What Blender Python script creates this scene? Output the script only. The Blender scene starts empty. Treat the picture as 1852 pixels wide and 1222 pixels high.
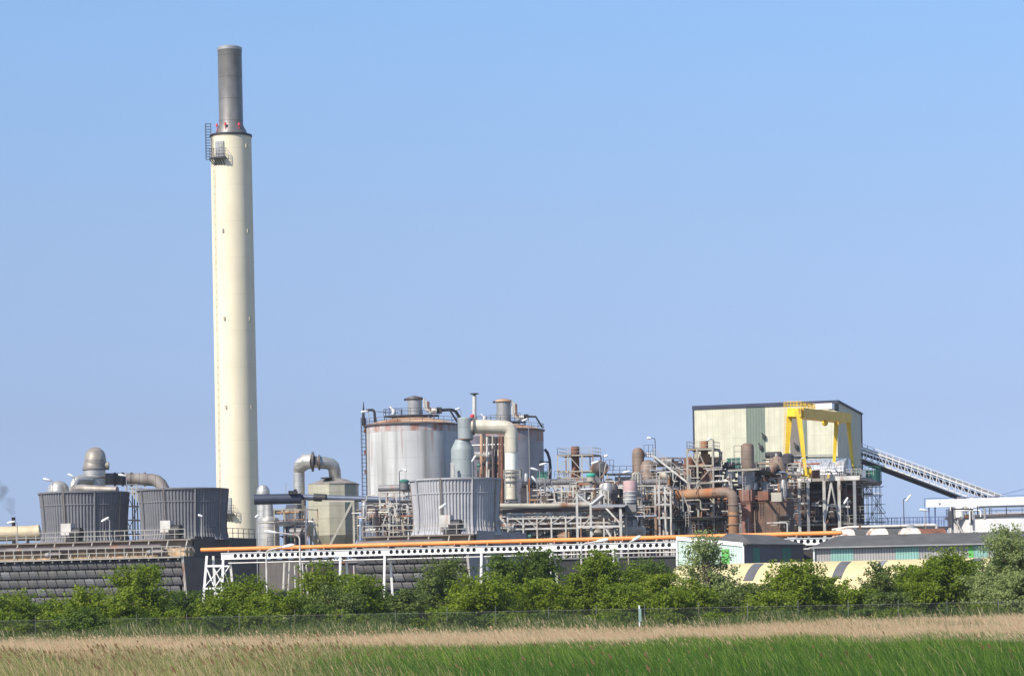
import bpy, math, random
import numpy as np
from mathutils import Vector, Matrix
rnd = random.Random(7)
S = bpy.context.scene
COL = S.collection
R = math.radians
# ------------------------------------------------------------------ camera
F, PW, CX, HY = 5251.0, 1852.0, 926.0, 1095.0      # focal length in photo pixels, photo width, centre column, horizon row
ROLL, EYE = R(1.1), 2.5
cam = bpy.data.cameras.new('camera'); co = bpy.data.objects.new('camera', cam); COL.objects.link(co)
cam.lens = 36*F/PW; cam.sensor_width = 36; cam.shift_y = (HY-611)/PW
cam.clip_start = 1; cam.clip_end = 20000
co.location = (0, 0, EYE); co.rotation_euler = (R(90), ROLL, 0)
S.camera = co
# ------------------------------------------------------------------ light
SAZ, SEL = R(46), R(42)                            # sun: this far to the left of straight behind the camera
sd = Vector((-math.sin(SAZ)*math.cos(SEL), -math.cos(SAZ)*math.cos(SEL), math.sin(SEL)))
sl = bpy.data.lights.new('sun', 'SUN'); sl.energy = 4.6; sl.angle = R(.5); sl.color = (1, .93, .82)
so = bpy.data.objects.new('sun', sl); COL.objects.link(so); so.rotation_euler = sd.to_track_quat('Z', 'Y').to_euler()
so.location = (-50, -50, 100)
W = bpy.data.worlds.new('World'); S.world = W; W.use_nodes = True
nt = W.node_tree; bg = nt.nodes['Background']
sky = nt.nodes.new('ShaderNodeTexSky'); sky.sky_type = 'NISHITA'; sky.sun_disc = False
sky.sun_elevation = SEL; sky.sun_rotation = math.atan2(sd.x, sd.y)
sky.air_density = 1.0; sky.dust_density = .5; sky.ozone_density = 2.5; sky.altitude = 0
tc = nt.nodes.new('ShaderNodeTexCoord'); sep = nt.nodes.new('ShaderNodeSeparateXYZ')
nt.links.new(tc.outputs['Generated'], sep.inputs[0])
rp = nt.nodes.new('ShaderNodeValToRGB')            # haze near the horizon turns the sky periwinkle
rp.color_ramp.elements[0].position = 0; rp.color_ramp.elements[0].color = (.40, .53, 1.05, 1)
rp.color_ramp.elements[1].position = .5; rp.color_ramp.elements[1].color = (1.1, 1.1, 1.1, 1)
for p_, c_ in ((.0225, (.424, .52, .94, 1)), (.0655, (.49, .512, .76, 1)), (.1289, (.66, .66, .80, 1)), (.2019, (.78, .86, .98, 1))):
    e = rp.color_ramp.elements.new(p_); e.color = c_
nt.links.new(sep.outputs[2], rp.inputs[0])
mx = nt.nodes.new('ShaderNodeMix'); mx.data_type = 'RGBA'; mx.blend_type = 'MULTIPLY'; mx.inputs[0].default_value = 1
nt.links.new(sky.outputs[0], mx.inputs[6]); nt.links.new(rp.outputs[0], mx.inputs[7])
nt.links.new(mx.outputs[2], bg.inputs[0]); bg.inputs[1].default_value = .12
S.view_settings.view_transform = 'Standard'; S.view_settings.look = 'None'
S.view_settings.exposure = .45; S.view_settings.gamma = 1
S.render.engine = 'CYCLES'
S.cycles.max_bounces = 6; S.cycles.transparent_max_bounces = 12
# ------------------------------------------------------------------ where things stand
cr, sr = math.cos(ROLL), math.sin(ROLL)
def P(px, py, Y):
    u = (px-CX)/F; v = (HY-py)/F
    return Vector(((u*cr+v*sr)*Y, Y, EYE+(-u*sr+v*cr)*Y))
def Zp(px, py, Y): return P(px, py, Y).z
def XZ(px, z, Y):                                  # a point of height z seen in column px
    zw = (z-EYE)/Y
    return Vector((((px-CX)/F+zw*sr)/cr*Y, Y, z))
class Grid:                                        # plan grid of the plant: a to the right and nearer, d into the depth
    def __init__(s, o, th): s.o = o; s.th = th; s.c = math.cos(th); s.s = math.sin(th)
    def __call__(s, a, d, z): return Vector((s.o.x+a*s.c+d*s.s, s.o.y-a*s.s+d*s.c, z))
# ------------------------------------------------------------------ mesh builder
class MB:
    def __init__(s): s.v = []; s.f = []; s.sm = []; s.mi = []; s.m = 0
    def face(s, idx, smooth=False): s.f.append(idx); s.sm.append(smooth); s.mi.append(s.m)
    def quad(s, a, b, c, d):
        n = len(s.v); s.v += [Vector(a), Vector(b), Vector(c), Vector(d)]; s.face((n, n+1, n+2, n+3))
    def prism(s, bot, top):
        n = len(s.v); k = len(bot); s.v += [Vector(p) for p in bot]+[Vector(p) for p in top]
        s.face(tuple(reversed(range(n, n+k)))); s.face(tuple(range(n+k, n+2*k)))
        for i in range(k):
            j = (i+1) % k; s.face((n+i, n+j, n+k+j, n+k+i))
        return s
    def gbox(s, g, a0, a1, d0, d1, z0, z1, z1b=None):
        if z1b is None: z1b = z1
        return s.prism([g(a0, d0, z0), g(a1, d0, z0), g(a1, d1, z0), g(a0, d1, z0)], [g(a0, d0, z1), g(a1, d0, z1), g(a1, d1, z1b), g(a0, d1, z1b)])
    def box(s, c, sx, sy, sz, rz=0):
        c = Vector(c); ca, sa = math.cos(rz), math.sin(rz)
        q = [Vector((x*ca-y*sa, x*sa+y*ca, 0))+c for x, y in ((-sx/2, -sy/2), (sx/2, -sy/2), (sx/2, sy/2), (-sx/2, sy/2))]
        return s.prism([p-Vector((0, 0, sz/2)) for p in q], [p+Vector((0, 0, sz/2)) for p in q])
    def beam(s, p, q, w, h=None):
        h = h or w; p = Vector(p); q = Vector(q); d = q-p
        if d.length < 1e-6: return s
        d.normalize(); up = Vector((0, 0, 1)) if abs(d.z) < .95 else Vector((0, 1, 0))
        x = d.cross(up).normalized(); y = x.cross(d).normalized()
        o = [(-w/2, -h/2), (w/2, -h/2), (w/2, h/2), (-w/2, h/2)]
        return s.prism([p+x*a+y*b for a, b in o], [q+x*a+y*b for a, b in o])
    def tube(s, pts, r, n=12, cap=True, smooth=True):
        pts = [Vector(p) for p in pts]; k = len(pts)
        rr = r if isinstance(r, (list, tuple)) else [r]*k
        t0 = (pts[1]-pts[0]).normalized(); up = Vector((0, 0, 1)) if abs(t0.z) < .9 else Vector((0, 1, 0))
        x = t0.cross(up).normalized(); base = len(s.v)
        for i in range(k):
            t = (pts[min(i+1, k-1)]-pts[max(i-1, 0)]).normalized()
            x = (x-t*x.dot(t)).normalized(); y = t.cross(x)
            e = 1
            if 0 < i < k-1:
                a = (pts[i]-pts[i-1]).normalized().dot((pts[i+1]-pts[i]).normalized()); e = 1/max(.6, math.sqrt((1+a)/2))
            for j in range(n):
                an = 2*math.pi*j/n; s.v.append(pts[i]+(x*math.cos(an)+y*math.sin(an))*rr[i]*(1 if e < 1.02 else e**.5))
        for i in range(k-1):
            for j in range(n):
                a = base+i*n+j; b = base+i*n+(j+1) % n
                s.face((a, b, b+n, a+n), smooth)
        if cap:
            s.face(tuple(reversed(range(base, base+n)))); s.face(tuple(range(base+(k-1)*n, base+k*n)))
        return s
    def lathe(s, c, prof, n=32, smooth=True, rib=0, cap=True, a0=0):
        c = Vector(c); base = len(s.v); k = len(prof)
        for r, z in prof:
            for j in range(n):
                an = a0+2*math.pi*j/n; q = r+(rib if (rib and (j % 4) < 2) else 0)
                s.v.append(Vector((c.x+q*math.cos(an), c.y+q*math.sin(an), z)))
        for i in range(k-1):
            for j in range(n):
                a = base+i*n+j; b = base+i*n+(j+1) % n
                s.face((a, b, b+n, a+n), smooth)
        if cap:
            if prof[0][0] > .01: s.face(tuple(reversed(range(base, base+n))))
            if prof[-1][0] > .01: s.face(tuple(range(base+(k-1)*n, base+k*n)))
        return s
    def rail(s, pts, h=1.1, sp=2.0, t=.07, mid=1, closed=False):
        pts = [Vector(p) for p in pts]
        if closed: pts = pts+[pts[0]]
        up = Vector((0, 0, 1))
        for i in range(len(pts)-1):
            a, b = pts[i], pts[i+1]
            for m in range(mid+1): s.beam(a+up*h*(1-m/(mid+1)), b+up*h*(1-m/(mid+1)), t*.8)
            n = max(1, round((b-a).length/sp))
            for j in range(n+(1 if i == len(pts)-2 else 0)):
                p = a.lerp(b, j/n); s.beam(p, p+up*h, t)
        return s
def bend(pts, rad, n=4):
    pts = [Vector(p) for p in pts]; out = [pts[0]]
    for i in range(1, len(pts)-1):
        a, b, c = pts[i-1], pts[i], pts[i+1]
        l = min(rad, (a-b).length*.49, (c-b).length*.49)
        p = b+(a-b).normalized()*l; q = b+(c-b).normalized()*l
        for j in range(n+1):
            t = j/n; out.append(p*(1-t)**2+b*2*t*(1-t)+q*t*t)
    return out+[pts[-1]]
def mkobj(name, mb, mats, base):
    me = bpy.data.meshes.new(name); base = Vector(base)
    me.from_pydata([tuple(v-base) for v in mb.v], [], mb.f)
    me.polygons.foreach_set('use_smooth', mb.sm)
    for m in (mats if isinstance(mats, (list, tuple)) else [mats]): me.materials.append(m)
    me.polygons.foreach_set('material_index', mb.mi); me.update()
    if any(mb.sm): me.set_sharp_from_angle(angle=R(34))
    o = bpy.data.objects.new(name, me); COL.objects.link(o); return o
def tag(o, label, cat, group=None, kind=None):
    if label: o['label'] = label
    if cat: o['category'] = cat
    if group: o['group'] = group
    if kind: o['kind'] = kind
    return o
class Thing:
    def __init__(s, name, label, cat, base, group=None):
        s.base = Vector((base[0], base[1], base[2] if len(base) > 2 else 0))
        s.o = bpy.data.objects.new(name, None); COL.objects.link(s.o); s.o.location = s.base; s.o.empty_display_size = .5
        tag(s.o, label, cat, group)
    def part(s, name, mb, mats, parent=None, label=None):
        o = mkobj(name, mb, mats, s.base); o.parent = parent or s.o
        if label: o['label'] = label
        return o
def single(name, label, cat, mb, mats, base, group=None, kind=None):
    o = mkobj(name, mb, mats, base); o.location = Vector(base); return tag(o, label, cat, group, kind)
def copy_tree(o, parent=None):
    c = o.copy(); COL.objects.link(c); c.parent = parent
    for ch in list(o.children): copy_tree(ch, c)
    return c
# ------------------------------------------------------------------ materials
def M(name, col, rough=.7, metal=0, var=.18, scale=.6, streak=0, streakcol=(.12, .1, .08), rust=0, rustcol=(.22, .085, .035), rscale=.35, rz=.3, lines=None, linecol=None, bump=.0, sscale=.8):
    m = bpy.data.materials.new(name); m.use_nodes = True; n = m.node_tree; N = n.nodes; L = n.links
    b = N['Principled BSDF']; b.inputs['Roughness'].default_value = rough; b.inputs['Metallic'].default_value = metal
    tc = N.new('ShaderNodeTexCoord'); oi = N.new('ShaderNodeObjectInfo')
    ad = N.new('ShaderNodeVectorMath'); ad.operation = 'ADD'; sc = N.new('ShaderNodeVectorMath'); sc.operation = 'SCALE'
    cb = N.new('ShaderNodeCombineXYZ'); L.new(oi.outputs['Random'], cb.inputs[0]); L.new(oi.outputs['Random'], cb.inputs[2])
    L.new(cb.outputs[0], sc.inputs[0]); sc.inputs['Scale'].default_value = 37.0
    L.new(tc.outputs['Object'], ad.inputs[0]); L.new(sc.outputs[0], ad.inputs[1])
    def noise(vec_scale, s, detail=4):
        mp = N.new('ShaderNodeMapping'); mp.inputs['Scale'].default_value = vec_scale; L.new(ad.outputs[0], mp.inputs[0])
        no = N.new('ShaderNodeTexNoise'); no.inputs['Scale'].default_value = s; no.inputs['Detail'].default_value = detail
        L.new(mp.outputs[0], no.inputs[0]); return no.outputs[0]
    def ramp(x, lo, hi):
        r = N.new('ShaderNodeMapRange'); r.inputs[1].default_value = lo; r.inputs[2].default_value = hi; L.new(x, r.inputs[0]); return r.outputs[0]
    def mix(f, a, b_, mode='MIX'):
        x = N.new('ShaderNodeMix'); x.data_type = 'RGBA'; x.blend_type = mode
        if isinstance(f, (int, float)): x.inputs[0].default_value = f
        else: L.new(f, x.inputs[0])
        for s_, v in ((6, a), (7, b_)):
            if isinstance(v, tuple): x.inputs[s_].default_value = (*v[:3], 1)
            else: L.new(v, x.inputs[s_])
        return x.outputs[2]
    def mul(x, k):
        r = N.new('ShaderNodeMath'); r.operation = 'MULTIPLY'; L.new(x, r.inputs[0])
        if isinstance(k, (int, float)): r.inputs[1].default_value = k
        else: L.new(k, r.inputs[1])
        return r.outputs[0]
    c = mix(ramp(noise((1, 1, 1), scale, 6), .3, .7), tuple(x*(1-var) for x in col), tuple(min(1, x*(1+var)) for x in col))
    if streak: c = mix(mul(ramp(noise((1, 1, .05), sscale, 5), .45, .75), streak), c, streakcol)
    if rust: c = mix(mul(ramp(noise((1, 1, rz), rscale, 7), .62-.35*rust, .72-.2*rust), .9), c, rustcol)
    if lines:                                      # joints between sheets: (spacing along, spacing in height, rotation)
        sx, sz, th, w = lines
        mp = N.new('ShaderNodeMapping'); mp.inputs['Rotation'].default_value = (0, 0, th); L.new(tc.outputs['Object'], mp.inputs[0])
        sp = N.new('ShaderNodeSeparateXYZ'); L.new(mp.outputs[0], sp.inputs[0])
        for out, s_ in ((0, sx), (2, sz)):
            if not s_: continue
            q = N.new('ShaderNodeMath'); q.operation = 'MULTIPLY'; q.inputs[1].default_value = 1/s_; L.new(sp.outputs[out], q.inputs[0])
            fr = N.new('ShaderNodeMath'); fr.operation = 'FRACT'; L.new(q.outputs[0], fr.inputs[0])
            lt = N.new('ShaderNodeMath'); lt.operation = 'LESS_THAN'; lt.inputs[1].default_value = w/s_; L.new(fr.outputs[0], lt.inputs[0])
            c = mix(mul(lt.outputs[0], .75), c, linecol or tuple(x*.4 for x in col))
    L.new(c, b.inputs['Base Color'])
    if bump:
        bp = N.new('ShaderNodeBump'); bp.inputs['Strength'].default_value = bump; bp.inputs['Distance'].default_value = .05
        L.new(noise((1, 1, 1), scale*8, 3), bp.inputs['Height']); L.new(bp.outputs[0], b.inputs['Normal'])
    return m
TH = R(18)
cream = M('cream_concrete', (.74, .66, .48), .85, var=.05, scale=.2, streak=.3, streakcol=(.62, .54, .38), sscale=.5, lines=(0, 7.5, 0, .09), linecol=(.6, .54, .38))
stack_steel = M('stack_steel', (.20, .19, .18), .5, .35, var=.15, streak=.3, lines=(0, 4.5, 0, .12))
darksteel = M('dark_steel', (.03, .03, .034), .6, .2)
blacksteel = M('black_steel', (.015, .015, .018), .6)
greysteel = M('grey_steel', (.19, .185, .19), .55, .2, rust=.15)
whitesteel = M('white_steel', (.52, .50, .46), .6, var=.2, rust=.18, rscale=.8)
beigesteel = M('beige_steel', (.40, .37, .30), .6, var=.15, rust=.25)
railmat = M('rail_paint', (.34, .32, .28), .6, var=.15)
darkrail = M('dark_rail', (.05, .05, .065), .6)
galv = M('galvanised', (.34, .34, .34), .5, .35, var=.15, streak=.3)
alu = M('aluminium_cladding', (.52, .50, .46), .42, .55, var=.15, streak=.45, streakcol=(.2, .17, .13), lines=(0, 1.1, 0, .07))
oldduct = M('weathered_duct', (.30, .27, .235), .55, .3, var=.25, streak=.5, streakcol=(.11, .08, .06), lines=(0, 1.6, 0, .08))
darkduct = M('dark_duct', (.12, .105, .105), .6, .3, var=.4, scale=.4, rust=.15)
bluepipe = M('blue_grey_pipe', (.09, .11, .16), .5, .2, var=.2)
ribgrey = M('stack_cladding', (.155, .155, .17), .75, var=.10, streak=.2, streakcol=(.12, .12, .13))
riblight = M('pale_stack_cladding', (.37, .37, .385), .75, var=.1, streak=.3, streakcol=(.22, .22, .24))
timber = M('brown_timber', (.20, .175, .15), .8, var=.2)
tanboard = M('tan_boarding', (.50, .34, .19), .8, var=.35, scale=1.2, streak=.6, sscale=2)
louv = [M('louvre_dark', (.027, .027, .03), .6, var=.25, streak=.3), M('louvre_mid', (.034, .034, .038), .6, var=.25), M('louvre_pale', (.058, .06, .07), .55, var=.2)]
darkwall = M('dark_sheet_wall', (.125, .115, .11), .8, var=.12, streak=.4, lines=(1.0, 0, TH, .05))
greywall = M('grey_sheet_wall', (.30, .29, .29), .8, var=.1, streak=.3)
concrete = M('concrete', (.30, .28, .25), .9, var=.15, streak=.4)
silowall = M('silo_steel', (.50, .50, .49), .65, .0, var=.1, scale=.15, streak=.9, streakcol=(.12, .12, .10), sscale=.5, rust=.08, rustcol=(.33, .21, .17), rscale=.9, rz=.07, lines=(0, 3.1, 0, .07), linecol=(.35, .35, .35))
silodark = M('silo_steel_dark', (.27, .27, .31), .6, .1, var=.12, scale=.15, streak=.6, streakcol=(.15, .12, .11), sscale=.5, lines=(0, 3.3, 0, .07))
rustroof = M('rusty_roof', (.42, .27, .17), .8, var=.25, scale=.6, rust=.35)
rustm = M('rusty_steel', (.20, .085, .05), .85, var=.35, scale=.8, rust=.3, rustcol=(.10, .05, .035))
rustpipe = M('rusty_pipe', (.30, .17, .09), .8, var=.3, scale=.5, rust=.45, rustcol=(.33, .10, .03))
rustduct = M('brown_duct', (.26, .19, .145), .7, .2, var=.25, streak=.5, rust=.25, lines=(0, 1.3, 0, .07))
brownwall = M('brown_wall', (.075, .055, .045), .8, var=.3, scale=.3, streak=.6, rust=.12)
deepdark = M('shadowy_machinery', (.045, .04, .045), .8, var=.4, scale=.5, rust=.2, rustcol=(.09, .045, .03))  # near-black colour stands in for the shadow among dense machinery
greenvess = M('grey_green_vessel', (.28, .315, .315), .6, .1, var=.12, streak=.35, streakcol=(.16, .19, .18), lines=(0, 2.8, 0, .06))
creamduct = M('cream_duct', (.62, .58, .46), .55, .1, var=.12, streak=.55, streakcol=(.34, .27, .18), lines=(0, 2.1, 0, .07))
whiteduct = M('white_duct', (.78, .78, .70), .5, var=.06, streak=.2, streakcol=(.5, .45, .35))
buff = M('buff_duct', (.58, .47, .30), .55, .1, var=.12, streak=.3)
orange = M('orange_pipe', (.82, .28, .07), .6, var=.14, scale=.3, rust=.0)
whitebeam = M('white_beam', (.78, .77, .74), .5, var=.08, streak=.2, streakcol=(.5, .46, .4))
yellow = M('crane_yellow', (.80, .55, .03), .55, var=.14, streak=.45, streakcol=(.45, .25, .03), rust=.03)
shade_yellow = M('crane_shade_yellow', (.74, .46, .04), .5, var=.12)  # darker copy of the crane yellow, girder shade put into the colour
hallsheet = M('hall_sheeting', (.58, .56, .42), .7, var=.10, streak=.55, streakcol=(.48, .45, .33), lines=(1.18, 6.0, TH, .09), linecol=(.42, .41, .33))
hallgreen = M('hall_green_sheeting', (.17, .205, .165), .75, var=.12, streak=.4, streakcol=(.2, .25, .2), lines=(.6, 0, TH, .1))
hallbrown = M('hall_brown_sheeting', (.17, .15, .13), .75, var=.12, streak=.3)
roofblue = M('dark_roof_edge', (.03, .035, .07), .6)
vault = M('aluminium_roof', (.60, .61, .64), .3, .5, var=.25, scale=1.2, lines=(.8, 0, 0, .1))
greenpaint = M('green_paint', (.04, .16, .12), .6, var=.2)
pink = M('pink_cladding', (.42, .28, .27), .7, var=.1)
netting = M('green_netting', (.05, .22, .17), .9, var=.35, scale=2)
yvault = M('yellow_roof', (.60, .50, .27), .8, var=.12, scale=.3, streak=.3, streakcol=(.45, .37, .2), lines=(1.2, 0, R(23), .05), linecol=(.5, .42, .22))
skylight = M('grey_rooflight', (.12, .115, .12), .5, var=.15)
shedroof = M('grey_sheet_roof', (.085, .085, .085), .85, var=.2, scale=.5, streak=.3)
shedgrey = M('corrugated_grey', (.34, .33, .32), .7, var=.12, lines=(.36, 0, TH, .11), linecol=(.14, .13, .12))
shedgreen = M('corrugated_green', (.23, .42, .36), .7, var=.15, lines=(.36, 0, TH, .11), linecol=(.10, .2, .17))
palegreen = M('pale_green_sheet', (.50, .62, .55), .7, var=.12, lines=(.42, 0, R(40), .1), linecol=(.25, .36, .3))
brightgreen = M('bright_green_sheet', (.10, .40, .08), .6, var=.1)
whitetank = M('white_tank', (.62, .62, .63), .6, var=.06, streak=.4, streakcol=(.6, .55, .5), sscale=.4)
domewhite = M('rust_stained_dome', (.66, .60, .52), .6, var=.2, rust=.4, rustcol=(.3, .14, .08), rscale=.8)
lampwhite = M('lamp_housing', (.85, .85, .83), .35, var=.03)
redlamp = M('red_lamp', (.65, .05, .06), .3, var=.05)
bluerail = M('blue_rail', (.04, .07, .20), .6)
# ------------------------------------------------------------------ pixel helpers that work at a thing's own distance
def proj(v):
    x, y, z = v; zw = (z-EYE)/y; xw = x/y
    return CX+F*(xw*cr-zw*sr), HY-F*(xw*sr+zw*cr)
def AA(g, px, d, z, lo=-80, hi=160):               # the a coordinate on grid g seen in column px
    for _ in range(40):
        m = (lo+hi)/2
        if proj(g(m, d, z))[0] < px: lo = m
        else: hi = m
    return lo
def lp(px, Y, prof): return [(max(.001, hw*Y/F), Zp(px, py, Y)) for hw, py in prof]
def cpt(px, py, Y): p = P(px, py, Y); return Vector((p.x, p.y, 0))
def vat(px, Y, prof, n=32, **k):                   # vertical lathe given by half widths and rows, from the bottom up
    return MB().lathe(cpt(px, (prof[0][1]+prof[-1][1])/2, Y), lp(px, Y, prof), n, **k)
def tpx(pts, hw, n=14, rad=0, seg=4, **k):
    q = [P(*p) for p in pts]
    if rad: q = bend(q, rad, seg)
    return MB().tube(q, hw*pts[0][2]/F, n, **k)
GZ = Grid(Vector((0, 0, 0)), TH)
Aax = Vector((math.cos(TH), -math.sin(TH), 0)); Dax = Vector((math.sin(TH), math.cos(TH), 0))
def frame(T, cols, py0, py1, levels, Y, D=4, w=.28, mat=None, brace='', rail=None, deck=(), bw=None, back=True):
    mat = mat or whitesteel; bw = bw or w*.8
    xs = []
    for c in cols:
        p = cpt(c, (py0+(py1 or 960))/2, Y); xs.append(p)
    z1 = [Zp(c, py0, Y) for c in cols]; zt = sum(z1)/len(z1)
    z0 = 0 if py1 is None else Zp(cols[0], py1, Y)
    rows = [0, D] if back else [0]
    for k, p in enumerate(xs):
        for d in rows:
            T.part('column', MB().beam((p.x+Dax.x*d, p.y+Dax.y*d, z0), (p.x+Dax.x*d, p.y+Dax.y*d, zt), w), mat)
    zl = [Zp((cols[0]+cols[-1])/2, l, Y) for l in levels]
    for i, z in enumerate(zl):
        for d in rows:
            T.part('beam', MB().beam(xs[0]+Dax*d+Vector((-w/2, -.003, z)), xs[-1]+Dax*d+Vector((w/2, -.003, z)), bw, bw*1.2), mat)
        if back:
            for p in (xs if len(xs) < 5 else xs[::2]): T.part('beam', MB().beam(p+Dax*.1+Vector((0, 0, z-.01)), p+Dax*(D-.1)+Vector((0, 0, z-.01)), bw*.8), mat)
        if i in deck and back:
            b = [xs[0]+Dax*.05, xs[-1]+Dax*.05, xs[-1]+Dax*(D-.05), xs[0]+Dax*(D-.05)]
            up = Vector((0, 0, z+bw*.62)); T.part('deck', MB().prism([q+up for q in b], [q+up+Vector((0, 0, .08)) for q in b]), darksteel)
    for ch, i, j, k, l in [(b[0],)+tuple(b[1]) for b in brace]:     # ('x'|'/'|'\\', (col, col, level, level))
        za, zb = zl[k], zl[l]
        if ch in 'x\\': T.part('brace', MB().beam(xs[i]+Vector((0, .02, za)), xs[j]+Vector((0, .02, zb)), bw*.75), mat)
        if ch in 'x/': T.part('brace', MB().beam(xs[i]+Vector((0, -.13, zb)), xs[j]+Vector((0, -.13, za)), bw*.75), mat)
    if rail is not None:
        z = zl[rail]; q = [xs[0], xs[-1], xs[-1]+Dax*D, xs[0]+Dax*D] if back else [xs[0], xs[-1]]
        T.part('railing', MB().rail([v+Vector((0, 0, z)) for v in q], 1.3, 1.8, .08, closed=back), railmat)
    return xs, zl
def clutter(T, px0, px1, py0, py1, Y0, Y1, n, seed, mats=None):
    r = random.Random(seed); mats = mats or [galv, greysteel, rustpipe, beigesteel, deepdark, darkduct, whitesteel, deepdark, bluepipe, brownwall]
    for i in range(n):
        px = r.uniform(px0, px1); py = r.uniform(py0, py1); Y = r.uniform(Y0, Y1); c = P(px, py, Y); m = r.choice(mats); k = r.random(); s = Y/F
        if k < .3:
            l = r.uniform(20, 90)*s; h = r.uniform(.08, .22); q = [c-Aax*l/2, c+Aax*l/2]
            if r.random() < .5: q.append(q[1]+Vector((0, 0, -r.uniform(10, 40)*s)))
            T.part('pipe', MB().tube(bend(q, .5, 3), h, 8), m)
        elif k < .55:
            T.part('pipe', MB().tube([c, c-Vector((0, 0, r.uniform(15, 60)*s))], r.uniform(.09, .28), 8), m)
        elif k < .72:
            h = r.uniform(1, 3); w = r.uniform(.5, 1.1)
            T.part('vessel', MB().lathe((c.x, c.y, 0), [(w*.3, c.z-h-.4), (w, c.z-h), (w, c.z), (w*.7, c.z+.3), (.05, c.z+.45)], 16), m)
        elif k < .86:
            h = r.uniform(1.5, 4); w = r.uniform(.4, .9)
            T.part('drum', MB().tube([c-Aax*h/2, c-Aax*(h/2-.2), c+Aax*(h/2-.2), c+Aax*h/2], [w*.6, w, w, w*.6], 14), m)
        elif k < .94:
            T.part('cabinet', MB().box(c, r.uniform(.8, 2), r.uniform(.8, 1.5), r.uniform(.7, 2.2), -TH), m)
        else:
            b = MB().tube([c, c-Vector((0, 0, 1))], .08, 6); b.tube([c+Aax*.3, c-Aax*.3], .3, 10); b.tube([c+Vector((0, 0, .1)), c+Vector((0, 0, .5))], .22, 8)
            T.part('valve', b, r.choice([m, greenpaint, beigesteel]))
# ------------------------------------------------------------------ lamps
def lamp(px, py, Y, foot, label, side=1, arm=1.5, tilt=.35, mat=None, group='floodlights and lamps on poles', L=1.3):
    """px, py = where the lamp head sits; foot = height of the pole's foot; side = which way the head points"""
    h = P(px, py, Y); pole = Vector((h.x-side*arm, h.y, 0))
    T = Thing('street_lamp', label, 'lamp', (pole.x, pole.y, foot), group)
    T.part('pole', MB().tube([(pole.x, pole.y, foot), (pole.x, pole.y, h.z-.35)], [.10, .07], 8), mat or galv)
    if arm > .2: T.part('arm', MB().tube(bend([(pole.x, pole.y, h.z-.6), (pole.x, pole.y, h.z-.1), (h.x-side*.3, h.y, h.z)], .6, 4), .06, 8), mat or galv)
    a = Vector((math.cos(tilt)*side, -.15, math.sin(tilt))); c = h
    b = MB().tube([c-a*L/2, c-a*L*.42, c+a*L*.3, c+a*L/2], [.10, .17, .2, .08], 10)
    T.part('lamp_head', b, lampwhite)
    return T
# ================================================================== setting
g = MB(); g.quad((-9000, -300, 0), (9000, -300, 0), (9000, 14000, 0), (-9000, 14000, 0))
gm = M('field_soil', (.06, .065, .028), .95, var=.3, scale=.15)
single('ground', None, None, g, gm, (0, 0, 0), kind='structure')
yard = MB(); yard.gbox(Grid(Vector((0, 395, 0)), 0), -150, 190, -68, 420, .01, .05)
single('yard', None, None, yard, M('yard_concrete', (.2, .19, .17), .9, var=.2, scale=.1), (0, 395, 0), kind='structure')
# ================================================================== chimney
YC = 600; T = Thing('chimney', 'tall cream concrete factory chimney topped by a narrower grey steel flue', 'chimney', cpt(430, 700, YC))
c0 = XZ(431, 20, YC); cx_ = c0.x; k = YC/F
zt = Zp(419, 246, YC)
sh = T.part('shaft', MB().lathe((cx_, YC, 0), [(38.6*k, 0), (37.9*k, zt*.35), (36.9*k, zt-.5), (37.4*k, zt-.5), (37.4*k, zt)], 64), cream)
for zz in (Zp(430, 738, YC), Zp(428, 579, YC), Zp(425, 421, YC), Zp(423, 268, YC)):
    for an in (-112, -38): 
        q = Vector((cx_+37.05*k*math.cos(R(an)), YC+37.05*k*math.sin(R(an)), zz)); T.part('vent_hatch', MB().box(q, .35, .5, .75, R(an+90)), beigesteel, sh)
T.part('rim', MB().lathe((cx_, YC, 0), [(37.6*k, zt-.35), (38.4*k, zt-.3), (38.4*k, zt+.12), (22*k, zt+.3)], 64), darksteel)
zs = Zp(416, 88, YC)
T.part('flue', MB().lathe((cx_+.1, YC, 0), [(29*k, zt+.1), (28*k, zt+.8), (23*k, zt+1.9), (21.8*k, zt+2.3), (21.6*k, zs-.8), (22*k, zs-.7), (22*k, zs)], 48), stack_steel)
T.part('flue_cap', MB().lathe((cx_+.1, YC, 0), [(22.3*k, zs-.45), (22.3*k, zs+.1), (19*k, zs+.35)], 48), galv)
for an in (-150, -105, -50):
    q = Vector((cx_+27*k*math.cos(R(an)), YC+27*k*math.sin(R(an)), zt)); 
    T.part('warning_light', MB().tube([q+Vector((0, 0, .3)), q+Vector((0, 0, 1.7)), q+Vector((0, 0, 1.75)), q+Vector((0, 0, 2.3))], [.08, .08, .28, .2], 10), redlamp)
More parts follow.
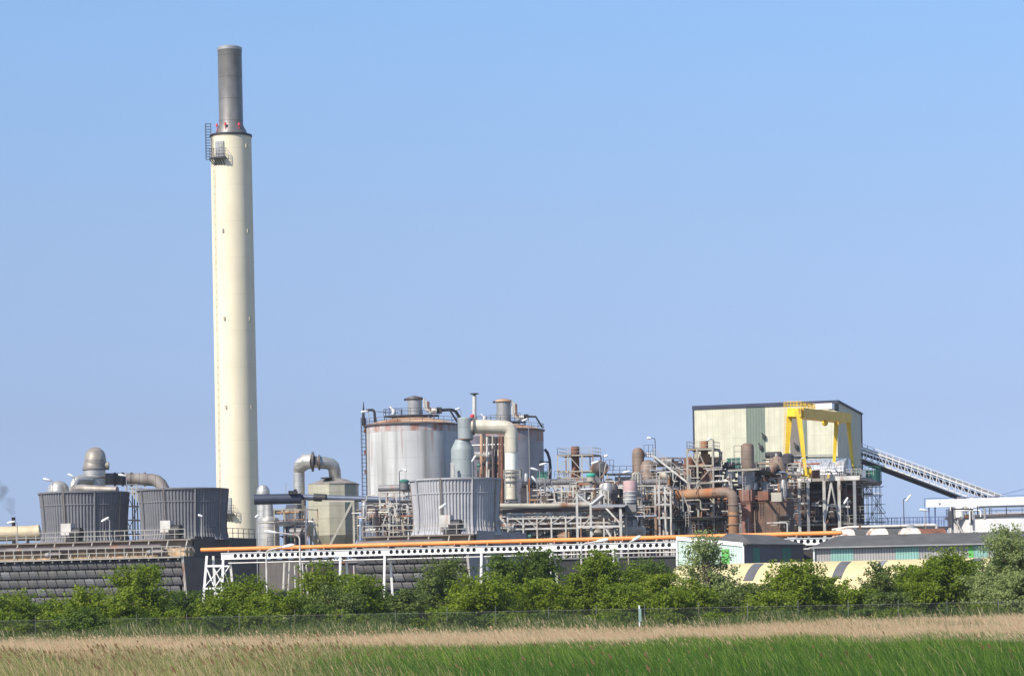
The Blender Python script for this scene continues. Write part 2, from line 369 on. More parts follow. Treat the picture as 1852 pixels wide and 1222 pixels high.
def balcony(az, z, h, rr, wid, nm):
    a0 = R(az); pts = []
    for t in np.linspace(-wid, wid, 7): pts.append((cx_+(rr+1.3)*math.cos(a0+t), YC+(rr+1.3)*math.sin(a0+t), z))
    inn = [(cx_+(rr-.1)*math.cos(a0+t), YC+(rr-.1)*math.sin(a0+t), z) for t in np.linspace(-wid, wid, 7)]
    b = MB(); n = len(pts)
    for i in range(n-1):
        q = [Vector(pts[i]), Vector(pts[i+1]), Vector(inn[i+1]), Vector(inn[i])]; b.prism([v-Vector((0, 0, .35)) for v in q], [v for v in q])
        b.beam(Vector(inn[i])-Vector((0, 0, 1.6)), Vector(pts[i])-Vector((0, 0, .4)), .15)
    pl = T.part(nm, b, darksteel)
    T.part('railing', MB().rail([inn[0]]+pts+[inn[-1]], 1.7, 1.2, .08, mid=2), darkrail, pl)
    q = Vector(inn[3]); T.part('door', MB().box(q+Vector((0, 0, 1.7)), 2.0, .5, 3.2, a0+R(90)), galv, pl)
balcony(-118, Zp(393, 290, YC), 2, 36.9*k, .36, 'platform')
balcony(-115, Zp(410, 930, YC), 2, 37.9*k, .36, 'platform')
b = MB(); an = R(-153); q = Vector((cx_+(37*k+.7)*math.cos(an), YC+(37*k+.7)*math.sin(an), 0)); z0, z1 = Zp(380, 292, YC), Zp(380, 228, YC)
for dx in (-.5, .5): b.beam(q+Vector((dx, 0, z0)), q+Vector((dx, 0, z1)), .1)
for i in range(14):
    zz = z0+(z1-z0)*i/13; b.beam(q+Vector((-.5, 0, zz)), q+Vector((.5, 0, zz)), .08)
    b.beam(q+Vector((-.6, -.7, zz)), q+Vector((.6, -.7, zz)), .06); b.beam(q+Vector((-.6, -.7, zz)), q+Vector((-.6, .2, zz)), .06); b.beam(q+Vector((.6, -.7, zz)), q+Vector((.6, .2, zz)), .06)
for dx in (-.6, .6): b.beam(q+Vector((dx, -.7, z0)), q+Vector((dx, -.7, z1)), .07)
T.part('caged_ladder', b, darkrail)
b = MB()
for i in range(60):
    zz = 14+i*1.55; an = R(-140); rr = (38.4-.015*i)*k+.12; q = Vector((cx_+rr*math.cos(an), YC+rr*math.sin(an), zz)); b.box(q, .25, .12, .08, an+R(90))
for an in (-143, -137):
    q = Vector((cx_+(38.9*k)*math.cos(R(an)), YC+(38.9*k)*math.sin(R(an)), 0)); b.beam(q+Vector((0, 0, 12)), q+Vector((0.1, 0, Zp(390, 300, YC))), .06)
T.part('ladder', b, creamduct)
# ================================================================== cooling towers
def fan_stack(c, zb, zt, rt, mat, T):
    n = 84*4; H = zt-zb; prof = [(rt*1.02, zb), (rt*.97, zb+H*.06), (rt*.94, zb+H*.15), (rt*.93, zb+H*.28), (rt*.938, zb+H*.45), (rt*.958, zb+H*.7), (rt*.99, zt-.15), (rt, zt)]
    f = T.part('fan_stack', MB().lathe(c, prof, n, smooth=False, rib=.15, cap=False), mat)
    b = MB(); b.lathe(c, [(rt*.99+.2, zt-.2), (rt+.24, zt-.2), (rt+.24, zt+.05), (rt-.3, zt+.05), (rt-.3, zt-.3)], 96, cap=False)
    for zz in (zb+H*.74,): b.lathe(c, [(rt*.961+.12, zz-.10), (rt*.963+.19, zz), (rt*.965+.12, zz+.10)], 96, cap=False)
    T.part('rim', b, mat, f)
    T.part('inner_wall', MB().lathe(c, [(r-.35, z) for r, z in prof], 64, cap=False), darksteel, f)
    for j in range(9):
        an = 2*math.pi*(j+.3)/9; b = MB()
        for (r0, zz0), (r1, zz1) in zip(prof[1:-1], prof[2:]):
            b.beam((c.x+(r0+.27)*math.cos(an), c.y+(r0+.27)*math.sin(an), zz0), (c.x+(r1+.27)*math.cos(an), c.y+(r1+.27)*math.sin(an), zz1), .22, .12)
        T.part('batten', b, mat if j % 2 else timber, f)
    return f
def cooling_block(g, cells, cell, depth, z1, z2, z3, zst, rt, smat, label, rails=railmat):
    T = Thing('cooling_tower', label, 'cooling tower', g(0, 0, 0)); Lg = cells*cell
    T.part('basin', MB().gbox(g, -Lg, 0, 1.2, depth-1, 0, 1.0), concrete)
    ew = T.part('end_wall', MB().gbox(g, -.35, 0, .9, depth, 1.0, z1-.1), darkwall if smat is ribgrey else greywall)
    T.part('railing', MB().rail([g(-.1, 9, z3), g(-.1, depth-1.5, z3)], 1.5, 2.2, .1), darkrail if smat is ribgrey else rails)
    T.part('casing', MB().gbox(g, -Lg, -.36, 1.7, depth-1.2, 1.0, z1-.25), darksteel)
    nr = 7; top = z1-.35; rh = (top-1.2)/nr; pitch = 1.62
    for r in range(nr):
        b = MB(); zt_ = top-r*rh; zb_ = zt_-rh*.96; off = .22*r
        n = int(Lg/pitch)
        for i in range(n+1):
            a1 = -i*pitch-.1-.25*r; a0 = max(-Lg, a1-pitch+.15)
            if a1 < -Lg+.3: continue
            x = rnd.random(); b.m = 0 if x < .62 else (1 if x < .9 else 2)
            s1 = .30; prev = None
            for t, dn in ((0, .20), (.3, .07), (.62, .0), (.9, .0), (.97, .06), (1, .4)):   # a slat that bellies outward
                dd = .25+dn+off*.5; zz = zt_+(zb_-zt_)*t; sh_ = s1*t*1.9
                lo, hi = min(a0+sh_, -.1), min(a1+sh_, -.02)
                cur = (g(lo, dd, zz), g(hi, dd, zz))
                if prev: b.quad(prev[0], cur[0], cur[1], prev[1])
                prev = cur
        T.part('louvre_row', b, louv)
    b = MB(); b.beam(g(.1, .15, z1), g(.1, 2.1, 0), .35, .35); T.part('corner_post', b, whitesteel if rails is railmat else galv)
    # lower deck
    T.part('lower_deck', MB().gbox(g, -Lg, 0.0, -.3, 4.5, z1-.2, z1), timber)
    b = MB()
    for i in range(int(Lg/pitch)): b.beam(g(-i*pitch-.5, -.25, z1-.5), g(-i*pitch-.5, .4, z1-.12), .18)
    b.beam(g(-Lg, -.25, z1-.15), g(0, -.25, z1-.15), .16); T.part('deck_bracket', b, rails)
    T.part('railing', MB().rail([g(-Lg, -.3, z1), g(.0, -.3, z1), g(0, 4.3, z1)], 1.5, 1.55, .13), rails)
    # upper body in timber boarding and fan deck
    T.part('distribution_box', MB().gbox(g, -Lg, -.4, 2.9, depth-3, z1+.02, z1+1.25), tanboard)
    T.part('upper_casing', MB().gbox(g, -Lg, -.4, 4.6, depth-3.2, z1+1.26, z2-.25), timber)
    T.part('header_pipe', MB().tube([g(-Lg, 2.2, z1+1.55), g(-4.5, 2.2, z1+1.55), g(-4.0, 2.2, z1+1.4)], [.42, .42, .2], 12), darkduct)
    for c in range(cells):
        aa = -cell*(c+.35); T.part('valve', MB().tube([g(aa-.5, 1.9, z1+.7), g(aa+.3, 1.7, z1+.75)], [.35, .45], 12), galv)
        T.part('motor', MB().tube([g(aa+.5, 1.9, z1+.75), g(aa+2.3, 1.9, z1+.75)], .42, 12), darkduct)
    T.part('fan_deck', MB().gbox(g, -Lg, 0, 3.6, depth-2.5, z2-.22, z2), timber)
    for i in range(int(Lg/3.2)): T.part('deck_strut', MB().beam(g(-i*3.2-.6, 3.5, z1), g(-i*3.2-.6, 3.5, z2-.2), .2).beam(g(-i*3.2-.6, 2.2, z1), g(-i*3.2-.6, 3.5, z2-.4), .15), rails)
    T.part('railing', MB().rail([g(-Lg, 3.6, z2), g(-1, 3.6, z2)], 1.5, 1.7, .12), rails)
    T.part('parapet', MB().gbox(g, -.15, .04, 5, depth-1, z1, z3), darkwall if smat is ribgrey else greywall)
    for c in range(min(2, cells)):
        cc = g(-cell*(c+.5)+2.2, depth*.5, 0); fan_stack(cc, z2, zst, rt, smat, T)
        aa = AA(g, proj(cc)[0]-27*(1 if c or smat is ribgrey else .6), 6, z2)
        m = T.part('fan_motor', MB().tube([g(aa+.3, 5.6, z2+1.3), g(aa+2.0, 5.6, z2+1.3)], .95, 14), darksteel)
        T.part('motor_cover', MB().gbox(g, aa-1.1, aa+.6, 4.7, 6.2, z2+1.1, z2+2.9), whitesteel, m)
        T.part('motor_stand', MB().gbox(g, aa-.6, aa+1.8, 5.0, 6.2, z2+.02, z2+.9), darksteel, m)
    return T
Y1 = 440; g1 = Grid(cpt(328, 1000, Y1), TH); z1 = Zp(328, 1005, Y1); z2 = Zp(328, 975, Y1+8); zs1 = Zp(328, 884, Y1+14)
T1 = cooling_block(g1, 3, 17.2, 30, z1, z2, z2+.4, zs1, 80.5*(Y1+16)/F, ribgrey, 'dark louvred cooling tower at the left edge carrying two ribbed grey fan stacks')
Y2 = 425; g2 = Grid(cpt(843, 1000, Y2), TH); z1b = Zp(843, 996, Y2); z2b = Zp(843, 966, Y2+8); zs2 = Zp(830, 866, Y2+14)
T2 = cooling_block(g2, 1, 17.6, 30, z1b, z2b, z2b+.5, zs2, 81*(Y2+16)/F, riblight, 'louvred cooling tower in the middle with one pale grey ribbed fan stack')
# stair tower and small steel between the two left fan stacks
T = Thing('stair_tower', 'light steel ladder tower standing between the two left fan stacks', 'stair tower', P(238, 975, 470), None); T.base
T.base.z = z2; T.o.location = T.base
frame(T, [229, 240, 249], 880, 985, [965, 940, 915, 890], 462, 3, .2, beigesteel, [('x', (0, 1, 0, 1)), ('\\', (1, 2, 1, 2)), ('/', (0, 1, 2, 3))], rail=3)
# ================================================================== ducts behind the left towers
def elem(name, label, cat, parts, base, group=None):
    T = Thing(name, label, cat, base, group)
    for n, m, mt in parts: T.part(n, m, mt)
    return T
YD = 500; kD = YD/F
T = Thing('elbow_duct', 'big weathered elbow duct rising over the leftmost fan stack and running right', 'duct', cpt(170, 880, YD))
T.part('riser', tpx([(170, 1000, YD), (170, 900, YD), (171, 850, YD)], 20, 24), whiteduct if False else alu)
T.part('elbow', MB().tube(bend([P(171, 852, YD), P(172, 826, YD), P(174, 836, YD+12)], 3.2, 8), 19*kD, 24), oldduct)
T.part('elbow_cap', MB().lathe(cpt(170, 840, YD), [(20*kD, Zp(170, 850, YD)), (20*kD, Zp(170, 843, YD)), (17*kD, Zp(170, 833, YD)), (10*kD, Zp(170, 826, YD)), (.05, Zp(170, 823, YD))], 24), oldduct)
T.part('stub', tpx([(185, 842, YD), (197, 842, YD)], 7.5, 16), oldduct)
for py in (848, 864): T.part('flange', MB().lathe(cpt(170, py, YD), [(20.6*kD, Zp(170, py+1.5, YD)), (21.6*kD, Zp(170, py+1, YD)), (21.6*kD, Zp(170, py-1, YD)), (20.6*kD, Zp(170, py-1.5, YD))], 24), greysteel)
T.part('crossover', MB().tube(bend([P(185, 866, YD+6), P(240, 866, YD+4), P(290, 868, YD+1), P(301, 900, YD)], 1.9, 3), 11*kD, 20), M('crossover_cladding', (.21, .185, .17), .75, .1, var=.35, scale=.5, streak=.6, lines=(1.5, 0, 0, .14)))
for px in (208, 222, 238, 262): T.part('flange', MB().tube([P(px-1.5, 866.5, YD+4), P(px+1.5, 866.5, YD+4)], 13*kD, 20), darkduct)
T = Thing('elbow_duct', 'low grey duct bend right of the leftmost dome', 'duct', cpt(135, 890, YD-4))
T.part('elbow', MB().tube(bend([P(134, 905, YD-4), P(134, 866, YD-4), P(165, 868, YD-2)], 2, 6), 8.5*kD, 18), alu)
T.part('shell', MB().tube([P(126, 890, YD-8), P(134, 884, YD-8), P(150, 884, YD-8), P(212, 886, YD-10)], [2*kD, 8*kD, 8*kD, 7*kD], 18), oldduct)
T = Thing('domed_vessel', 'rounded buff dome showing over the left rim of the leftmost fan stack', 'vessel', cpt(106, 880, YD))
T.part('dome', vat(106, YD, [(20, 960), (20, 889), (18.5, 880), (13, 873), (6, 869.5), (.1, 868.5)], 28), alu)
T.part('flange', vat(106, YD, [(20.6, 896), (21.5, 895), (21.5, 893), (20.6, 892)], 28), greysteel)
# long buff duct leaving the picture at the left
YB = 485
T = Thing('round_duct', 'thick buff horizontal duct entering at the left edge', 'duct', P(20, 966, YB)*Vector((1, 1, 0)) if False else cpt(30, 966, YB))
T.part('pipe', tpx([(-40, 966, YB), (62, 963.5, YB)], 13.5, 24), buff)
T.part('end_cap', tpx([(62, 963.5, YB), (68, 963, YB), (73, 962, YB)], 14.5, 24), buff)
T.part('support', MB().beam(cpt(50, 960, YB), P(50, 976, YB), .5), greysteel)
single('vent_pipe', 'short black vent pipe smoking at the left edge', 'vent pipe', vat(25, 520, [(3.4, 1000), (3.4, 937), (4, 936), (4, 935)], 14), blacksteel, cpt(25, 960, 520))
# railing line left of the tower
# ================================================================== between the chimney and the silos
YU = 540; kU = YU/F
T = Thing('inverted_u_duct', 'silver inverted U duct rising right of the chimney down into the cone roofed tank', 'duct', cpt(575, 850, YU))
T.part('left_leg', tpx([(541, 975, YU), (541, 850, YU)], 10.2, 20), alu)
T.part('left_bend', MB().tube(bend([P(541, 852, YU), P(541, 836, YU-1), P(557, 835, YU-1.5)], 2.6, 3)[0:], 10.2*kU, 20), alu)
T.part('wide_section', MB().tube([P(541, 846, YU-.5), P(553, 834, YU-1), P(566, 834, YU-1.5)], [11*kU, 14*kU, 14.5*kU], 20), alu)
T.part('flange', tpx([(564, 834.5, YU-1.5), (567.5, 834.5, YU-1.5)], 18, 24), darkduct)
T.part('neck', tpx([(567, 834.5, YU-1.5), (578, 836, YU-1)], 10.5, 20), alu)
T.part('flange', tpx([(576, 836, YU-1.5), (579, 836, YU-1.5)], 13.8, 24), darkduct)
T.part('right_bend', MB().tube(bend([P(578, 836, YU-1), P(604, 838, YU), P(607, 872, YU+1)], 2.8, 3), 11.2*kU, 20), alu)
T = Thing('cone_roof_tank', 'olive grey tank with a low conical roof left of the big silos', 'tank', cpt(604, 920, YU))
tank_m = M('olive_cladding', (.42, .40, .30), .6, .1, var=.1, streak=.35, streakcol=(.25, .22, .16), lines=(0, 2.4, 0, .07))
T.part('shell', vat(604, YU, [(28, 1000), (46, 968), (46, 876)], 10, smooth=False, a0=.2), tank_m)
T.part('roof', vat(604, YU, [(46.6, 877), (46.6, 875), (24, 867), (14, 865)], 10, smooth=False, a0=.2), oldduct)
T.part('vent_cap', vat(591, YU-3, [(3, 872), (3, 866), (11, 865), (11, 863)], 16), darksteel)
frame(T, [562, 600, 648], 968, None, [985], YU-5, 9, .35, greysteel)
T.part('band', vat(604, YU, [(46.3, 905), (46.9, 904.5), (46.9, 903.5), (46.3, 903)], 10, smooth=False, a0=.2), greysteel)
single('portal_frame', 'white steel portal with one long diagonal brace in front of the olive tank', 'steel frame', MB().beam(cpt(639, 940, 505), P(639, 906, 505), .32).beam(P(583, 905.5, 506), P(641, 906, 505), .3).beam(P(597, 985, 505), P(637, 908, 505), .38), beigesteel, cpt(639, 940, 505))
T = Thing('round_duct', 'long dark blue pipe running from behind the chimney to the pale fan stack', 'duct', cpt(600, 900, 520))
T.part('wide_section', tpx([(460, 903, 520), (545, 901, 520)], 9.5, 18), M('navy_pipe', (.035, .042, .07), .5, .1, var=.2))
T.part('pipe', tpx([(528, 898, 521), (585, 899.5, 520), (748, 905, 516)], 5.2, 16), bluepipe)
T.part('sleeve', tpx([(568, 899, 520), (590, 900, 519.6)], 7, 16), darksteel)
T.part('fitting', MB().beam(P(534, 893, 519), P(534, 884, 519), .5).box(P(530, 890, 519), 1.6, 1, .6), darksteel)
for px in (552, 660): T.part('support', MB().beam(cpt(px, 930, 520), P(px, 903, 520), .3), greysteel)
T = Thing('silver_vessel', 'silver vessel with a narrow neck standing right of the chimney foot', 'vessel', cpt(487, 950, 530))
T.part('shell', vat(487, 530, [(18.5, 1000), (18.5, 942), (17, 937), (9, 934)], 24), alu)
T.part('neck', vat(486, 530, [(9, 934.5), (8, 928), (7.5, 905)], 18), alu)
T.part('flange', vat(487, 530, [(18.7, 946), (19.7, 945.5), (19.7, 943.5), (18.7, 943)], 24), galv)
T.part('railing', MB().rail([P(484, 985, 522), P(498, 985, 522)], 1.4, 1, .08), darkrail)
T = Thing('domed_vessel', 'small pale dome peeping out behind the right side of the chimney', 'vessel', cpt(478, 890, 570))
T.part('dome', vat(477, 570, [(12, 1000), (12, 890), (11, 884), (7, 878), (.1, 875.5)], 20), alu)
T.part('antenna', MB().tube([P(517, 905, 570), P(517, 873, 570)], .06, 6), galv)
T = Thing('hopper', 'dark blue grey hopper under a steel walkway right of the silver vessel', 'hopper', cpt(532, 940, 535))
T.part('bin', MB().lathe(cpt(532, 950, 535), lp(532, 535, [(22, 1000), (22, 940), (15, 912)]), 4, smooth=False, a0=.5), M('blue_grey_bin', (.06, .07, .10), .7, var=.2))
frame(T, [496, 513, 534, 556], 918, None, [921, 948], 524, 5, .18, beigesteel, [('/', (0, 1, 0, 1))])
clutter(T, 500, 555, 925, 985, 522, 533, 16, 5)
T = Thing('process_unit', 'cluttered dark machinery between the olive tank and the pale fan stack', 'machinery', cpt(690, 940, 500))
T.part('shed', MB().gbox(Grid(cpt(655, 950, 525), TH), 0, 9, 0, 8, 0, Zp(690, 905, 525)), deepdark)
T.part('housing', MB().gbox(Grid(cpt(652, 950, 500), TH), 0, 5.5, 0, 6, 0, Zp(660, 942, 500)), bluepipe)
T.part('flared_post', vat(662, 515, [(9, 1000), (9, 906), (14, 899), (4, 888), (3, 740)], 4), deepdark) if False else None
frame(T, [688, 703, 718, 738], 905, None, [910, 921, 934, 948], 495, 5, .2, whitesteel, [('x', (0, 1, 2, 1)), ('x', (2, 3, 3, 2)), ('/', (1, 2, 1, 0))])
clutter(T, 655, 745, 905, 960, 492, 505, 40, 8)
T = Thing('rooftop_drum', 'grey horizontal drum on a white frame in front of the big silo', 'drum', cpt(715, 880, 510))
T.part('drum', MB().tube([P(686, 883, 510), P(750, 881, 507)], 6*510/F, 16), greysteel)
frame(T, [687, 699, 717, 728, 740, 752], 888, None, [889, 897], 508, 4, .22, whitesteel)
T = Thing('capped_vent', 'small round vessel with a teal lid on the grey drum', 'vessel', cpt(731, 870, 507))
T.part('body', vat(731, 507, [(8, 885), (8, 871)], 16), greysteel); T.part('lid', vat(731, 507, [(9, 872), (9.2, 869), (5, 866.5), (.1, 866)], 16), greenpaint)
# ================================================================== silos
def silo(px, hw, Y, ytop, label, wall, caph, seed, shade=False):
    k = Y/F; c = cpt(px, 850, Y); T = Thing('silo', label, 'silo', c); r = hw*k; zt = Zp(px, ytop, Y)
    T.part('shell', MB().lathe(c, [(r, 0), (r, zt)], 72), wall)
    T.part('eave_ring', MB().lathe(c, [(r+.02, zt-.25), (r+.35, zt-.2), (r+.35, zt+.05), (r-.1, zt+.1)], 72), darkduct)
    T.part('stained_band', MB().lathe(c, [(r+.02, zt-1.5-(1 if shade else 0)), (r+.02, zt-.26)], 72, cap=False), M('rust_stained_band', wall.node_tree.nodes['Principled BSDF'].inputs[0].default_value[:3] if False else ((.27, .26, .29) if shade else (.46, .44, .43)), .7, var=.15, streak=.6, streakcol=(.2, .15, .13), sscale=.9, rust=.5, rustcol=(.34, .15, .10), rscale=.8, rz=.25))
    rf = T.part('roof', MB().lathe(c, [(r, zt+.06), (r*.75, zt+.75), (r*.45, zt+1.3), (r*.2, zt+1.5), (.05, zt+1.55)], 48), rustroof)
    ring = [(c.x+r*1.01*math.cos(t), c.y+r*1.01*math.sin(t), zt+.05) for t in np.linspace(0, 2*math.pi, 25)[:-1]]
    T.part('railing', MB().rail(ring, 1.2, 2.4, .08, closed=True), darkrail)
    zp = zt+1.95; pf = MB(); n = 16
    pf.prism([(c.x+r*.60*math.cos(t), c.y+r*.60*math.sin(t)*.6, zp-.3) for t in np.linspace(0, 2*math.pi, n+1)[:-1]], [(c.x+r*.60*math.cos(t), c.y+r*.60*math.sin(t)*.6, zp-.05) for t in np.linspace(0, 2*math.pi, n+1)[:-1]])
    for t in np.linspace(0, 2*math.pi, 9)[:-1]:
        q = Vector((c.x+r*.58*math.cos(t), c.y+r*.58*math.sin(t)*.6, 0)); pf.beam(q+Vector((0, 0, zt+.9)), q+Vector((0, 0, zp-.1)), .16)
    T.part('top_platform', pf, darksteel)
    T.part('railing', MB().rail([(c.x+r*.60*math.cos(t), c.y+r*.60*math.sin(t)*.6, zp) for t in np.linspace(0, 2*math.pi, n+1)[:-1]], 1.2, 2, .08, closed=True), darkrail)
    cr_ = 13*k; fc = c+Vector((.7, 0, 0)); 
    f = T.part('filter_housing', MB().lathe(fc, [(cr_, zt+1), (cr_, zp+caph)], 24), galv)
    T.part('lid', MB().lathe(fc, [(cr_*1.12, zp+caph-.15), (cr_*1.2, zp+caph), (cr_*1.1, zp+caph+.3), (.05, zp+caph+.7)], 24), darkduct if not shade else rustroof, f)
    b = MB().beam(fc+Vector((-cr_*1.1, 0, zp+caph)), fc+Vector((-cr_*1.5, 0, zp+caph-.1)), .4); T.part('lifting_bracket', b, darksteel, f)
    for i, (dx, m_) in enumerate(((1.75, whitesteel), (2.15, whitesteel), (2.5, rustm))):
        q = fc+Vector((dx*1.05, -.6, 0)); T.part('pipe', MB().tube(bend([q+Vector((0, 0, zp+caph-.3*i)), q+Vector((0, 0, zp+1.2)), q+Vector((1.2, 0, zp+.3))], .5, 3), .22, 8), m_)
    T.part('valve', MB().tube([fc+Vector((3.2, -1, zp+.7)), fc+Vector((4.2, -1, zp+.7))], .55, 10), whitesteel)
    T.part('motor', MB().box(fc+Vector((4.7, -.5, zp+.8)), 1, .8, 1.2), darksteel)
    T.part('pipe', MB().tube([fc+Vector((3, 0, zp+1.1)), fc+Vector((r*.75, 0, zp+.9)), fc+Vector((r*.9, .3, zt+.6))], .2, 8), darksteel)
    T.part('floodlight', MB().tube([fc+Vector((-4.2, -1, zp+.2)), fc+Vector((-4.1, -1, zp+.9)), fc+Vector((-4.8, -1.2, zp+1.7))], [.35, .3, .1], 8), lampwhite)
    r_ = random.Random(seed)
    for i in range(6):
        q = c+Vector((r_.uniform(-.5, .6)*r, r_.uniform(-.3, .1)*r, 0)); T.part('pipe', MB().tube([q+Vector((0, 0, zt+.8)), q+Vector((0, 0, zp+r_.uniform(.6, 1.8)))], .1, 6), r_.choice([darksteel, galv, rustm]))
    return T, c, r, zt, zp
T, c, r, zt, zp = silo(746, 84, 560, 769, 'large pale grey silo with rust streaks and a ladder up its left side', silowall, 3.1, 1)
b = MB(); xl = P(659, 800, 560).x
for dx in (-.35, .35): b.beam((xl+dx, 558, 0), (xl+dx, 558, zt+1.5), .12)
for i in range(int((zt-7)/.75)): b.beam((xl-.5, 558, 8+i*.75), (xl+.5, 558, 8+i*.75), .08)
for i in range(int((zt-7)/1.5)): b.beam((xl-.55, 557.4, 8+i*1.5), (xl+.55, 557.4, 8+i*1.5), .07); b.beam((xl+.35, 558, 8+i*1.5), (xl+1.0, 559, 8+i*1.5), .08)
b.beam((xl-.5, 557.4, 8), (xl-.5, 557.4, zt+1.5), .07); b.beam((xl+.5, 557.4, 8), (xl+.5, 557.4, zt+1.5), .07)
T.part('caged_ladder', b, darksteel)
T.part('lightning_rod', MB().tube([(xl, 558, zt), (xl, 558, zt+1.6), (xl+.1, 558, zt+4.6)], [.35, .3, .05], 6), darksteel)
T.part('gooseneck_pipe', MB().tube(bend([P(662, 742, 560), P(677, 740, 560), P(679, 768, 560)], 1.5, 5), .25, 8), darksteel)
b = MB()
for py in (779, 818, 853): b.box((c.x-r*.995, c.y-.8, Zp(663, py, 560)), .6, .6, .8)
T.part('hatch', b, rustm)
b = MB().beam(P(681, 744, 560), P(720, 746, 560), .12); b.beam(P(703, 738, 560), P(722, 739, 560), .12); b.beam(P(704, 738, 560), P(704, 752, 560), .12); b.beam(P(711, 738, 560), P(711, 752, 560), .1); T.part('walkway_rail', b, darkrail)
T.part('crossover_pipe', MB().tube(bend([P(790, 742, 562), P(822, 740, 566), P(832, 756, 572)], 2, 5), .3, 8), darksteel)
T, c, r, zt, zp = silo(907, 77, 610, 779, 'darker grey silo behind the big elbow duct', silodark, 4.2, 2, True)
T.part('vent_pipe', MB().tube([P(858, 775, 600), P(858, 716, 600)], .42, 12), whitesteel)
T.part('vent_cap', MB().lathe(cpt(858, 712, 600), [(.2, Zp(858, 716, 600)), (.25, Zp(858, 714, 600)), (.9, Zp(858, 712.5, 600)), (.9, Zp(858, 711, 600))], 12), darksteel)
T.part('float_ball', MB().lathe(cpt(854, 752, 590), [(.05, Zp(854, 756, 590)), (.4, Zp(854, 755, 590)), (.48, Zp(854, 752, 590)), (.4, Zp(854, 749.5, 590)), (.05, Zp(854, 748.5, 590))], 12), redlamp)
T.part('bent_pipe', MB().tube([P(985, 812, 608), P(990, 818, 608), P(994, 830, 608), P(995.5, 845, 608), P(995, 866, 608)], .3, 8), darksteel)
T.part('side_bracket', MB().beam(P(978, 835, 606), P(994, 835, 608), .3), darksteel)
T.part('stair_box', MB().rail([P(931, 764, 606), P(941, 764, 606)], 2, 1, .12), darkrail)
# ================================================================== green vessel and elbow duct behind the pale fan stack
YE = 505; kE = YE/F
T = Thing('tall_vessel', 'grey green bottle shaped vessel rising behind the pale fan stack', 'vessel', cpt(838, 860, YE))
T.part('body', vat(838, YE, [(21, 1000), (21, 815), (20, 810), (14, 798), (13.5, 795)], 32), greenvess)
T.part('flange', vat(840, YE, [(14, 796), (15.5, 795.5), (15.5, 793.5), (14, 793)], 32), darkduct)
T.part('upper_neck', vat(842, YE, [(14, 793.5), (14, 757), (12.5, 755)], 32), greenvess)
T.part('pipe', MB().tube([P(820, 870, YE-3), P(820, 842, YE-3), P(815, 838, YE-3)], .18, 8), whitesteel)
T.part('ladder', MB().beam(P(816, 880, YE-3), P(816, 836, YE-3), .2).beam(P(819, 880, YE-3), P(819, 836, YE-3), .15), whitesteel)
T = Thing('elbow_duct', 'fat cream elbow duct running from the green vessel down before the far silo', 'duct', cpt(924, 900, YE))
T.part('horizontal_run', MB().tube(bend([P(852, 771, YE), P(898, 772, YE), P(924, 773, YE), P(925, 818, YE)], 4.2, 5), 12.6*kE, 28), creamduct)
T.part('flange', tpx([(855, 771, YE), (858.5, 771, YE)], 15.5, 24), darkduct)
T.part('downcomer', tpx([(925, 817, YE), (925, 850, YE)], 11.6, 28), whiteduct)
T.part('lower_section', tpx([(925, 849, YE), (925.5, 902, YE)], 10.2, 28), creamduct)
for py, hh in ((853, 13), (861, 12.2), (870, 13.5), (903, 12.5), (908, 13)): T.part('flange', vat(925, YE, [(hh-2, py+2), (hh, py+1.5), (hh, py-.5), (hh-2, py-1)], 24), alu if py < 900 else greysteel)
T.part('railing', MB().rail([P(911, 866, YE-2), P(940, 866, YE-2), P(944, 866, YE+2)], 1.6, 1.4, .1), railmat)
T = Thing('pipe_stack', 'bundle of rusty vertical pipes and steel behind the cream elbow duct', 'pipework', cpt(890, 830, 540))
for i, (px, hw, m_) in enumerate(((871, 3, rustroof), (877, 1.2, rustm), (881, 2.2, whitesteel), (886, 1.2, deepdark), (891, 1.5, beigesteel), (897, 2.4, deepdark), (903, 1.5, rustm), (908, 3, rustm), (914, 1.2, whitesteel))):
    T.part('pipe', tpx([(px, 920, 540-i*.6), (px, 785+(i*7) % 9, 540-i*.6)], hw, 8), m_)
T.part('backing_tank', vat(866, 560, [(30, 1000), (30, 790)], 24), M('violet_grey_tank', (.15, .14, .17), .7, var=.2))
T.part('cross_arm', MB().beam(P(857, 821, 538), P(878, 822, 538), .4), beigesteel)
T.part('backing_panel', MB().gbox(Grid(cpt(878, 850, 548), TH), 0, 3.2, 0, 3, 0, Zp(890, 790, 548)), deepdark)
clutter(T, 862, 910, 800, 868, 536, 545, 16, 3)
